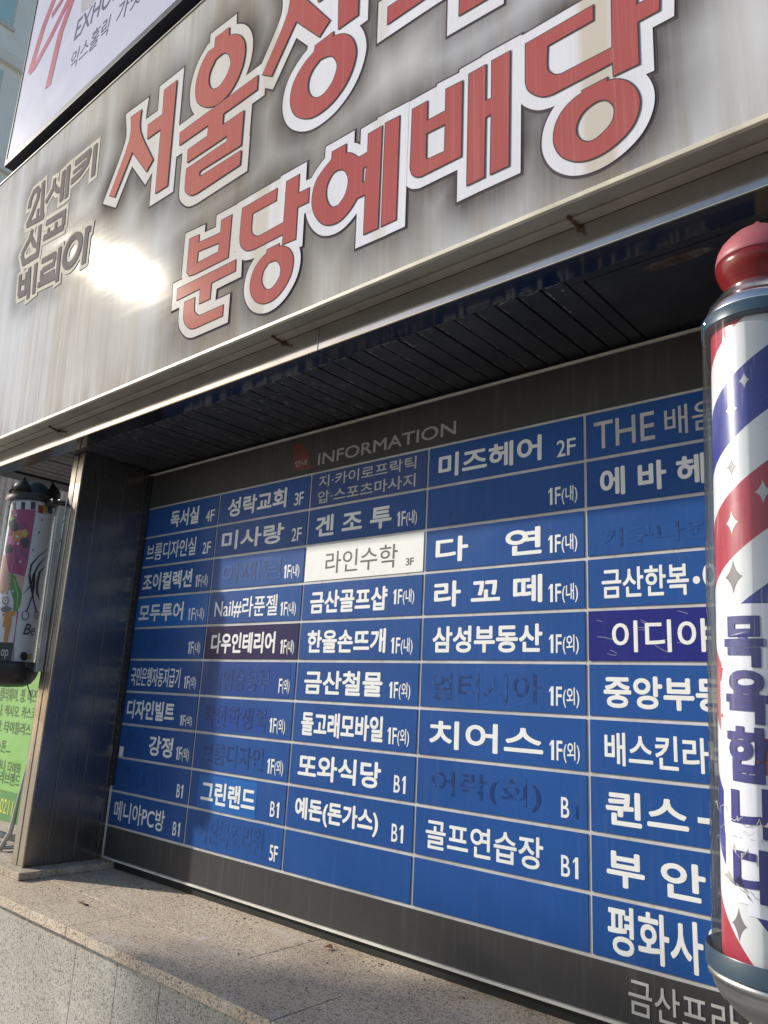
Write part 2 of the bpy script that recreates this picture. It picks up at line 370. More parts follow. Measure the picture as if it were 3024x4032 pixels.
def text_xz(bm, text, x0, x1, z0, z1, y, bold=0.022, shear=0.0):
    b0 = 0.0 if bold > 0.005 else bold; ex = bold-b0                       # heavier weights: the glyph is laid down several times, slightly shifted
    asp = 0.62*(z1-z0); shifts = [(0, 0)] if ex <= 0 else [(0, 0), (ex, 0), (-ex, 0), (0, ex), (0, -ex), (ex*.7, ex*.7), (-ex*.7, ex*.7), (ex*.7, -ex*.7), (-ex*.7, -ex*.7)]
    vs, fs = fit(text, x0+ex*asp, x1-ex*asp, z0+ex*asp, z1-ex*asp, b0, shear)
    for k, (sx, sz) in enumerate(shifts):
        bv = [bm.verts.new((a+sx*asp, y-0.00004*k, b+sz*asp)) for a, b in vs]
        for f in fs:
            try: bm.faces.new([bv[i] for i in f])
            except ValueError: pass
def flip_front(bm):                       # all faces look towards the street (-y)
    bm.normal_update()
    bmesh.ops.reverse_faces(bm, faces=[f for f in bm.faces if f.normal.y > 0])
def poly_xz(bm, loops, yf):
    pts = [p for l in loops for p in l]
    tris = tessellate_polygon([[Vector((p[0], p[1], 0)) for p in l] for l in loops])
    bv = [bm.verts.new((p[0], yf(p[1]), p[1])) for p in pts]
    for f in tris:
        try: bm.faces.new([bv[i] for i in f])
        except ValueError: pass
def smooth_loop(l, ang=38, rounds=2):
    """four-point subdivision between vertices where the outline turns gently; corners stay sharp"""
    P = [Vector(p) for p in l]
    def soft(i, P):
        n = len(P); a = P[i]-P[i-1]; b = P[(i+1) % n]-P[i]
        if a.length < 1e-6 or b.length < 1e-6: return False
        return abs(a.angle_signed(b)) < R(ang) and max(a.length, b.length) < 4.0*min(a.length, b.length)
    S = [soft(i, P) for i in range(len(P))]
    for _ in range(rounds):
        n = len(P); Q = []; T = []
        for i in range(n):
            j = (i+1) % n; Q.append(P[i]); T.append(S[i])
            if S[i] or S[j]:
                a = P[i-1] if S[i] else P[i]*2-P[j]; d = P[(j+1) % n] if S[j] else P[j]*2-P[i]
                if not S[i]: a = P[i]+(P[i]-P[j])*1.0
                Q.append((P[i]+P[j])*0.5625-(a+d)*0.0625); T.append(True)
        P, S = Q, T
    return [tuple(p) for p in P]
def offset_poly(l, w, lim=2.2):
    P = [Vector(p) for p in l]; n = len(P)
    area = sum(P[i].x*P[(i+1) % n].y - P[(i+1) % n].x*P[i].y for i in range(n))
    sg = 1 if area > 0 else -1; out = []
    for i in range(n):
        a = (P[i]-P[i-1]); b = (P[(i+1) % n]-P[i])
        if a.length < 1e-6 or b.length < 1e-6: continue
        a.normalize(); b.normalize()
        na = Vector((a.y, -a.x))*sg; nb = Vector((b.y, -b.x))*sg
        m = na + nb
        if m.length < 1e-3: m = na.copy()
        m.normalize(); k = 1.0/max(1/lim, m.dot(na))
        out.append(tuple(P[i] + m*w*k))
    return out
def blob_xz(bm, loop, yf):
    vv = [Vector(p) for p in loop]; n = len(vv)
    r = delaunay_2d_cdt(vv, [(i, (i+1) % n) for i in range(n)], [], 1, 1e-5)
    bv = [bm.verts.new((p.x, yf(p.y), p.y)) for p in r[0]]
    for f in r[2]:
        try: bm.faces.new([bv[i] for i in f])
        except ValueError: pass
def strip_loop(pts, w):
    P = [Vector(p) for p in pts]; n = len(P); l = []; r = []
    closed = (P[0]-P[-1]).length < 1e-3
    for i in range(n):
        if closed: t = P[(i+1) % (n-1)] - P[(i-1) % (n-1)]
        else: t = P[min(i+1, n-1)] - P[max(i-1, 0)]
        t.normalize(); nn = Vector((-t.y, t.x))
        l.append(tuple(P[i]+nn*w/2)); r.append(tuple(P[i]-nn*w/2))
    return l, r
def strip_xz(bm, pts, w, yf):
    l, r = strip_loop(pts, w)
    a = [bm.verts.new((p[0], yf(p[1]), p[1])) for p in l]; b = [bm.verts.new((p[0], yf(p[1]), p[1])) for p in r]
    for i in range(len(l)-1): bm.faces.new([a[i], a[i+1], b[i+1], b[i]])

# ------------------------------------------------------------------ measured outlines
RED = [
[[[0.5553,1.6032],[0.6428,1.5972],[0.6499,1.484],[0.7761,1.2857],[0.7321,1.2492],[0.5977,1.4075],[0.4786,1.2373],[0.4301,1.2654],[0.5603,1.4808]]],
[[[0.8176,1.6007],[0.9106,1.5974],[0.9051,1.1061],[0.8181,1.1085],[0.8182,1.4119],[0.7146,1.4157],[0.7112,1.4855],[0.8208,1.4804]]],
[[[1.1704,1.6492],[1.2569,1.6436],[1.259,1.6053],[1.2922,1.5907],[1.3281,1.565],[1.3558,1.5263],[1.3682,1.4836],[1.3626,1.4223],[1.3278,1.3615],[1.279,1.3291],[1.2192,1.3205],[1.1548,1.3407],[1.103,1.3763],[1.0697,1.4193],[1.0572,1.4714],[1.0618,1.5261],[1.0889,1.5797],[1.1264,1.6096],[1.1686,1.6047]],[[1.2279,1.5443],[1.2607,1.5223],[1.2808,1.4858],[1.2808,1.4528],[1.2554,1.418],[1.219,1.3998],[1.1834,1.4054],[1.1575,1.4279],[1.1434,1.4637],[1.1494,1.5053],[1.1812,1.5435]]],
[[[0.9685,1.3185],[1.4563,1.3152],[1.4555,1.2556],[1.2573,1.2574],[1.2568,1.2081],[1.3849,1.2043],[1.3809,1.0626],[1.1366,1.0706],[1.124,1.063],[1.1316,1.0447],[1.383,1.0388],[1.3817,0.9814],[1.1232,0.9785],[1.0827,0.9854],[1.0516,1.0094],[1.036,1.0378],[1.0358,1.1221],[1.2928,1.1209],[1.2948,1.146],[1.0374,1.1504],[1.0363,1.2081],[1.165,1.2074],[1.1645,1.2564],[0.9714,1.2605]]],
[[[1.6002,1.7761],[1.6063,1.6274],[1.6103,1.4913],[1.4838,1.3034],[1.5348,1.2686],[1.6555,1.4244],[1.7795,1.2846],[1.8264,1.3203],[1.7022,1.4863],[1.6796,1.5317],[1.6717,1.7251]]],
[[[1.8629,1.589],[1.8702,1.2596],[1.9573,1.2595],[1.9586,1.55]]],
[[[1.7465,1.4978],[1.768,1.4326],[1.8673,1.4252],[1.8661,1.4824]]],
[[[1.8462,1.2634],[1.8453,1.2448],[1.8728,1.2367],[1.907,1.2168],[1.9357,1.1822],[1.9523,1.1377],[1.952,1.1014],[1.9348,1.0567],[1.9037,1.0196],[1.8553,0.9911],[1.8049,0.9809],[1.7584,0.984],[1.716,1.0021],[1.6779,1.0326],[1.6539,1.0714],[1.6451,1.1123],[1.6517,1.1575],[1.6744,1.1938],[1.7155,1.2241],[1.751,1.2375],[1.7576,1.2482],[1.7605,1.261]],[[1.8298,1.1804],[1.8535,1.161],[1.8688,1.1311],[1.8688,1.1056],[1.8518,1.0711],[1.8189,1.0474],[1.7903,1.0442],[1.7664,1.0546],[1.7447,1.0758],[1.7322,1.1087],[1.735,1.1454],[1.7544,1.1729],[1.7888,1.1914]]],
[[[2.0878,1.2064],[2.0867,1.1444],[2.2545,1.1424],[2.3127,1.1401],[2.3126,1.1955]]],
[[[2.3612,1.1779],[2.357,1.0053],[2.4596,0.9991],[2.4616,1.1645]]],
[[[2.3899,0.7943],[2.4439,0.7927],[2.4412,0.682],[2.462,0.6803],[2.4644,0.7938],[2.5197,0.7914],[2.5101,0.4567],[2.4554,0.4572],[2.4609,0.6344],[2.4407,0.6323],[2.4354,0.4576],[2.3815,0.4571]]],
[[[2.1912,0.7879],[2.2444,0.7859],[2.2434,0.7224],[2.3106,0.7211],[2.3119,0.7892],[2.367,0.7854],[2.3617,0.5536],[2.2241,0.5547],[2.2067,0.5612],[2.1914,0.5782],[2.185,0.6011]],[[2.2418,0.683],[2.3097,0.6799],[2.3075,0.5942],[2.2483,0.5973],[2.2409,0.6039]]],
[[[2.5676,0.785],[2.7542,0.7828],[2.7526,0.742],[2.6288,0.7426],[2.6258,0.6849],[2.633,0.663],[2.6474,0.6473],[2.6641,0.6402],[2.7989,0.6373],[2.8051,0.8528],[2.8651,0.8507],[2.8609,0.7156],[2.9152,0.7147],[2.9119,0.6692],[2.8608,0.6695],[2.8587,0.5581],[2.7985,0.5601],[2.7982,0.5969],[2.6417,0.5965],[2.6162,0.6027],[2.5906,0.6218],[2.5712,0.648],[2.5651,0.674]]],
[[[2.7815,0.5638],[2.78,0.555],[2.7999,0.5494],[2.8252,0.532],[2.8457,0.5025],[2.8556,0.469],[2.8514,0.4354],[2.8336,0.4048],[2.8034,0.384],[2.7656,0.3722],[2.7272,0.3721],[2.6922,0.3843],[2.6608,0.4114],[2.6433,0.445],[2.6393,0.4767],[2.6475,0.5111],[2.6691,0.5386],[2.6983,0.5531],[2.7186,0.5571],[2.7188,0.5633]],[[2.764,0.5138],[2.7826,0.5019],[2.7949,0.481],[2.7958,0.4602],[2.7874,0.4402],[2.7679,0.4256],[2.7445,0.4168],[2.7252,0.42],[2.708,0.4346],[2.6988,0.4558],[2.7005,0.48],[2.7165,0.5033],[2.7406,0.5137]]],
[[[1.8622,0.8046],[1.923,0.8031],[1.9229,0.7723],[1.9501,0.757],[1.9773,0.7298],[2.0172,0.73],[2.0182,0.7924],[2.073,0.7917],[2.0645,0.4565],[2.0087,0.4581],[2.0113,0.5898],[1.9762,0.5909],[1.9512,0.5663],[1.9111,0.5452],[1.8694,0.5454],[1.832,0.5626],[1.799,0.6001],[1.7788,0.6477],[1.7784,0.6925],[1.7923,0.7312],[1.8226,0.7574],[1.847,0.7711],[1.8608,0.7795]],[[1.904,0.7228],[1.9224,0.7095],[1.9365,0.6815],[1.9364,0.6529],[1.9229,0.6207],[1.897,0.6007],[1.876,0.6014],[1.857,0.6174],[1.842,0.6504],[1.8414,0.6897],[1.8616,0.72],[1.8826,0.7276]],[[1.9988,0.6842],[2.0141,0.6852],[2.01,0.6345],[1.997,0.6333]]],
[[[2.0866,0.7952],[2.1415,0.7914],[2.1336,0.4563],[2.0784,0.4568]]],
[[[1.0959,0.7926],[1.1565,0.7872],[1.1569,0.7537],[1.293,0.7429],[1.2931,0.7927],[1.3528,0.7902],[1.3467,0.6247],[1.1406,0.6294],[1.1094,0.6358],[1.0932,0.657]],[[1.1575,0.718],[1.2892,0.7043],[1.2865,0.668],[1.1548,0.6705]]],
[[[1.0405,0.6038],[1.3928,0.5975],[1.3936,0.556],[1.2566,0.5564],[1.2536,0.4942],[1.1901,0.4963],[1.1901,0.5562],[1.0414,0.5569]]],
[[[1.0944,0.5311],[1.1587,0.5291],[1.1594,0.4825],[1.173,0.4613],[1.1944,0.4462],[1.3365,0.4436],[1.3356,0.4031],[1.1729,0.4042],[1.1423,0.4119],[1.1125,0.4369],[1.0952,0.4679]]],
[[[1.4135,0.7908],[1.5987,0.789],[1.5974,0.7448],[1.4732,0.7472],[1.4714,0.6837],[1.4831,0.6606],[1.5043,0.6463],[1.5215,0.6428],[1.6419,0.6443],[1.6471,0.7941],[1.7089,0.7926],[1.7078,0.7236],[1.76,0.7206],[1.7592,0.6704],[1.7072,0.6728],[1.7047,0.5592],[1.6409,0.5641],[1.6422,0.6009],[1.4907,0.6026],[1.4554,0.6104],[1.4272,0.6325],[1.411,0.6614],[1.4094,0.7206]]],
[[[1.6244,0.5723],[1.6251,0.5623],[1.6479,0.5545],[1.6752,0.5357],[1.6935,0.5078],[1.6986,0.4755],[1.6892,0.4371],[1.6629,0.4044],[1.6279,0.3818],[1.5858,0.3743],[1.5472,0.3828],[1.5122,0.4056],[1.4877,0.4432],[1.4835,0.4804],[1.4974,0.5195],[1.5289,0.5483],[1.5612,0.5604],[1.563,0.5736]],[[1.6078,0.5178],[1.6275,0.5029],[1.6387,0.4776],[1.6363,0.4516],[1.6141,0.4284],[1.5907,0.4189],[1.5685,0.4263],[1.5506,0.4459],[1.542,0.4723],[1.5491,0.5014],[1.5751,0.5217]]]]
GREY = [[0.06,[[-0.4375,1.5631],[-0.4341,1.6082],[-0.4047,1.6447],[-0.3625,1.6459],[-0.341,1.622],[-0.3434,1.5842],[-0.388,1.516],[-0.441,1.46]]],[0.052,[[-0.4416,1.4627],[-0.2405,1.4365]]],[0.06,[[-0.2984,1.6614],[-0.2704,1.4487]]],[0.04,[[-0.3219,1.5127],[-0.3223,1.4556]]],[0.05,[[-0.1634,1.6204],[-0.1709,1.5623],[-0.2396,1.5115]]],[0.05,[[-0.1658,1.5789],[-0.1204,1.531],[-0.0602,1.5094]]],[0.06,[[-0.071,1.6209],[-0.0619,1.4458]]],[0.06,[[-0.0213,1.6261],[-0.0108,1.4423]]],[0.055,[[0.0447,1.6071],[0.2004,1.6063]]],[0.058,[[0.1898,1.6092],[0.1763,1.5483],[0.1105,1.5201],[0.0224,1.5143]]],[0.035,[[0.0338,1.5594],[0.1649,1.5671]]],[0.06,[[0.2418,1.6199],[0.2457,1.4458]]],[0.055,[[-0.3625,1.4098],[-0.3834,1.3608],[-0.4584,1.2984]]],[0.05,[[-0.3717,1.3706],[-0.3133,1.3011],[-0.2621,1.2771]]],[0.058,[[-0.2727,1.4002],[-0.265,1.232]]],[0.06,[[-0.4544,1.3018],[-0.4242,1.2386],[-0.2508,1.2291]]],[0.052,[[-0.2053,1.3803],[-0.0001,1.3632]]],[0.055,[[-0.0118,1.3793],[-0.0066,1.2874]]],[0.055,[[-0.2137,1.3003],[0.0008,1.2801]]],[0.04,[[-0.1657,1.3414],[-0.1669,1.296]]],[0.04,[[-0.0882,1.3426],[-0.0879,1.2903]]],[0.05,[[-0.4406,1.1784],[-0.429,1.0577]]],[0.05,[[-0.3623,1.1675],[-0.3522,1.051]]],[0.045,[[-0.4336,1.1244],[-0.3564,1.1168]]],[0.055,[[-0.4305,1.0559],[-0.3447,1.0508]]],[0.05,[[-0.3357,1.1836],[-0.3124,1.0015]]],[0.055,[[-0.2648,1.1814],[-0.2526,1.0091]]],[0.05,[[-0.2008,1.1675],[-0.0518,1.1557]]],[0.05,[[-0.0614,1.1615],[-0.0582,1.116]]],[0.05,[[-0.1835,1.1116],[-0.0529,1.1031]]],[0.05,[[-0.1875,1.1175],[-0.1847,1.0671]]],[0.05,[[-0.1908,1.067],[-0.043,1.0578]]],[0.05,[[-0.2158,1.0418],[-0.0148,1.024]]],[0.035,[[-0.1197,1.0714],[-0.1155,1.0301]]],[0.055,[[-0.0129,1.1766],[-0.0059,0.9907]]],[0.062,[[0.1928,1.0894],[0.1836,1.0722],[0.1703,1.0573],[0.1538,1.0456],[0.1351,1.038],[0.1155,1.035],[0.0963,1.0368],[0.0788,1.0434],[0.0642,1.0543],[0.0535,1.0689],[0.0477,1.0861],[0.047,1.1048],[0.0516,1.1236],[0.0611,1.1412],[0.0749,1.1563],[0.0919,1.168],[0.111,1.1753],[0.1308,1.1779],[0.15,1.1756],[0.1671,1.1686],[0.1812,1.1574],[0.1913,1.1429],[0.1968,1.1259],[0.1973,1.1077],[0.1928,1.0894]]],[0.06,[[0.2498,1.1814],[0.2481,0.9931]]],[0.05,[[0.2496,1.1624],[0.284,1.1594]]]]
UPSTROKES = [[0.07,[[-0.4872,3.0205],[-0.5142,2.9668],[-0.6012,2.8216],[-0.6758,2.5704],[-0.6746,2.5506]]],[0.06,[[-0.6805,2.5508],[-0.6222,2.5482],[-0.4596,2.6606],[-0.311,2.7968],[-0.2794,2.8635]]],[0.07,[[-0.2302,2.8358],[-0.2493,2.7801],[-0.3336,2.5995],[-0.3734,2.2651]]],[0.045,[[-0.5088,2.8296],[-0.4153,2.8608],[-0.362,2.895]]]]
REDMARK = [[1.0892,0.0292],[1.0792,0.1424],[1.0907,0.1515],[1.1222,0.1478],[1.1558,0.1209],[1.1804,0.0798],[1.1965,0.0227]]
TEXTS = [
[0,0,'w','독서실',0.2234,0.4536,-0.1215,-0.0352],
[0,0,'w','4F',0.5077,0.577,-0.123,-0.069],
[0,1,'w','브룸디자인실',0.0482,0.4576,-0.2715,-0.1852],
[0,1,'w','2F',0.5074,0.5755,-0.273,-0.219],
[0,2,'w','조이컬렉션',0.0482,0.4549,-0.4215,-0.3352],
[0,2,'w','1F(내)',0.4822,0.5745,-0.423,-0.369],
[0,3,'w','모두투어',0.0482,0.415,-0.5715,-0.4852],
[0,3,'w','1F(내)',0.4494,0.574,-0.573,-0.519],
[0,4,'w','1F(내)',0.482,0.5726,-0.723,-0.669],
[0,4,'f','로얄이-용',0.1174,0.4442,-0.7215,-0.6352],
[0,5,'w','국민은행자동지급기',0.0482,0.4494,-0.8715,-0.7853],
[0,5,'w','1F(외)',0.4802,0.5692,-0.873,-0.819],
[0,6,'w','디자인빌트',0.0482,0.4348,-1.0215,-0.9353],
[0,6,'w','1F(외)',0.4814,0.5704,-1.0299,-0.9865],
[0,7,'w','강정',0.2673,0.452,-1.1715,-1.0853],
[0,7,'f','또또',0.0643,0.2215,-1.1715,-1.0853],
[0,7,'w','1F(외)',0.4791,0.5737,-1.173,-1.119],
[0,8,'w','B1',0.5129,0.569,-1.323,-1.269],
[0,8,'f','벌키꼬맹이',0.0745,0.4449,-1.3206,-1.2207],
[0,9,'w','메니아PC방',0.0482,0.4522,-1.4715,-1.3852],
[0,9,'w','B1',0.5138,0.5772,-1.473,-1.419],
[1,0,'w','성락교회',0.6718,1.0626,-0.1215,-0.0352],
[1,0,'w','3F',1.1094,1.1692,-0.123,-0.069],
[1,1,'w','미사랑',0.6501,1.0636,-0.2715,-0.1852],
[1,1,'w','2F',1.1105,1.1742,-0.273,-0.219],
[1,2,'d','이째님',0.6788,1.0646,-0.4215,-0.3352],
[1,2,'w','1F(내)',1.0819,1.1747,-0.423,-0.369],
[1,3,'w','Nail#라푼젤',0.6501,1.0618,-0.5715,-0.4852],
[1,3,'w','1F(내)',1.0788,1.1714,-0.573,-0.519],
[1,4,'w','다우인테리어',0.6501,1.0667,-0.7215,-0.6352],
[1,4,'w','1F(내)',1.0978,1.1782,-0.723,-0.669],
[1,5,'d','커엄승동부',0.6799,1.0589,-0.8715,-0.7853],
[1,5,'w','F(외)',1.108,1.1716,-0.873,-0.819],
[1,6,'d','착한학생복',0.6501,1.0586,-1.0215,-0.9353],
[1,6,'w','1F(외)',1.0729,1.1644,-1.023,-0.969],
[1,7,'d','브룸디자인',0.667,1.0577,-1.1715,-1.0853],
[1,7,'w','1F(외)',1.0784,1.1703,-1.173,-1.119],
[1,8,'w','그린랜드',0.6864,1.0293,-1.3215,-1.2352],
[1,8,'w','B1',1.1156,1.1775,-1.323,-1.269],
[1,9,'w','5F',1.1305,1.1798,-1.473,-1.419],
[1,9,'f','떡산복조리원',0.6923,1.0954,-1.4704,-1.3718],
[2,0,'w','지·카이로프락틱',1.2521,1.7525,-0.068,-0.018],
[2,0,'w','압·스포츠마사지',1.2521,1.7515,-0.134,-0.083],
[2,1,'w','겐 조 투',1.2521,1.6473,-0.2715,-0.1852],
[2,1,'w','1F(내)',1.6708,1.7643,-0.273,-0.219],
[2,2,'k','라인수학',1.3213,1.6833,-0.4215,-0.3352],
[2,2,'k','3F',1.7206,1.7611,-0.419,-0.3926],
[2,3,'w','금산골프샵',1.2521,1.6462,-0.5715,-0.4852],
[2,3,'w','1F(내)',1.6701,1.7669,-0.5531,-0.5012],
[2,4,'w','한올손뜨개',1.2521,1.6486,-0.7215,-0.6352],
[2,4,'w','1F(내)',1.6706,1.7681,-0.723,-0.669],
[2,5,'w','금산철물',1.2521,1.6441,-0.8715,-0.7853],
[2,5,'w','1F(외)',1.6719,1.7667,-0.873,-0.819],
[2,6,'w','돌고래모바일',1.2521,1.6563,-1.0215,-0.9353],
[2,6,'w','1F(외)',1.6749,1.7695,-1.023,-0.969],
[2,7,'w','또와식당',1.2521,1.6568,-1.1715,-1.0853],
[2,7,'w','B1',1.712,1.7741,-1.173,-1.119],
[2,8,'w','예돈(돈가스)',1.2521,1.6556,-1.3215,-1.2352],
[2,8,'w','B1',1.7111,1.7724,-1.323,-1.269],
[3,0,'w','미즈헤어',1.8541,2.2613,-0.1215,-0.0352],
[3,0,'w','2F',2.3114,2.3808,-0.123,-0.069],
[3,1,'w','1F(내)',2.2822,2.3809,-0.273,-0.219],
[3,1,'f','가나시연',1.8722,2.0976,-0.2666,-0.2387],
[3,2,'w','다',1.8541,1.9886,-0.4215,-0.3352],
[3,2,'w','연',2.1315,2.262,-0.4215,-0.3352],
[3,2,'w','1F(내)',2.2822,2.3795,-0.423,-0.369],
[3,3,'w','라 꼬 떼',1.8541,2.2647,-0.5715,-0.4852],
[3,3,'w','1F(내)',2.2831,2.3802,-0.573,-0.519],
[3,4,'w','삼성부동산',1.8541,2.2652,-0.7215,-0.6352],
[3,4,'w','1F(외)',2.2846,2.381,-0.723,-0.669],
[3,5,'d','얼티시아',1.8541,2.2615,-0.8715,-0.7853],
[3,5,'w','1F(외)',2.2846,2.381,-0.873,-0.819],
[3,6,'w','치어스',1.8541,2.2681,-1.0215,-0.9353],
[3,6,'w','1F(외)',2.2862,2.3807,-1.023,-0.969],
[3,7,'d','어락(회)',1.8703,2.2608,-1.1715,-1.0853],
[3,7,'w','B',2.3209,2.3511,-1.173,-1.119],
[3,7,'d','1',2.3649,2.3805,-1.1715,-1.1337],
[3,8,'w','골프연습장',1.8541,2.2686,-1.3215,-1.2352],
[3,8,'w','B1',2.3204,2.3845,-1.323,-1.269],
[4,0,'s','THE',2.4394,2.6259,-0.1215,-0.0352],
[4,0,'s','배움',2.6543,2.8032,-0.1215,-0.0352],
[4,1,'w','에 바 헤',2.4561,2.7601,-0.2715,-0.1852],
[4,2,'d','기구나원',2.4561,2.77,-0.423,-0.369],
[4,3,'w','금산한복',2.4561,2.7032,-0.5715,-0.4852],
[4,3,'w','·',2.7131,2.7323,-0.5441,-0.5231],
[4,3,'w','이',2.7392,2.7932,-0.5715,-0.4852],
[4,4,'w','이디야',2.4844,2.7538,-0.7215,-0.6352],
[4,5,'w','중앙부동',2.4561,2.7874,-0.8715,-0.7853],
[4,6,'w','배스킨라',2.4561,2.7331,-1.0215,-0.9353],
[4,6,'w','빈',2.7361,2.7974,-1.0215,-0.9353],
[4,7,'w','퀸스',2.4561,2.6762,-1.1715,-1.0853],
[4,7,'w','-',2.6982,2.7325,-1.1381,-1.1245],
[4,8,'w','부',2.4561,2.5591,-1.3215,-1.2352],
[4,8,'w','안',2.6006,2.711,-1.3215,-1.2352],
[4,9,'w','평화사',2.4561,2.6988,-1.4813,-1.3653],
[4,9,'w','우',2.7053,2.7631,-1.459,-1.3671],
[-1,0,'h','안내',1.101,1.1694,0.0442,0.0708],
[-1,1,'h','INFORMATION',1.238,1.9253,0.0302,0.0806],
[-1,2,'g','금산프라',2.5089,2.7702,-1.6059,-1.5243],
[-1,2,'g','자',2.7822,2.8405,-1.5739,-1.5213]]
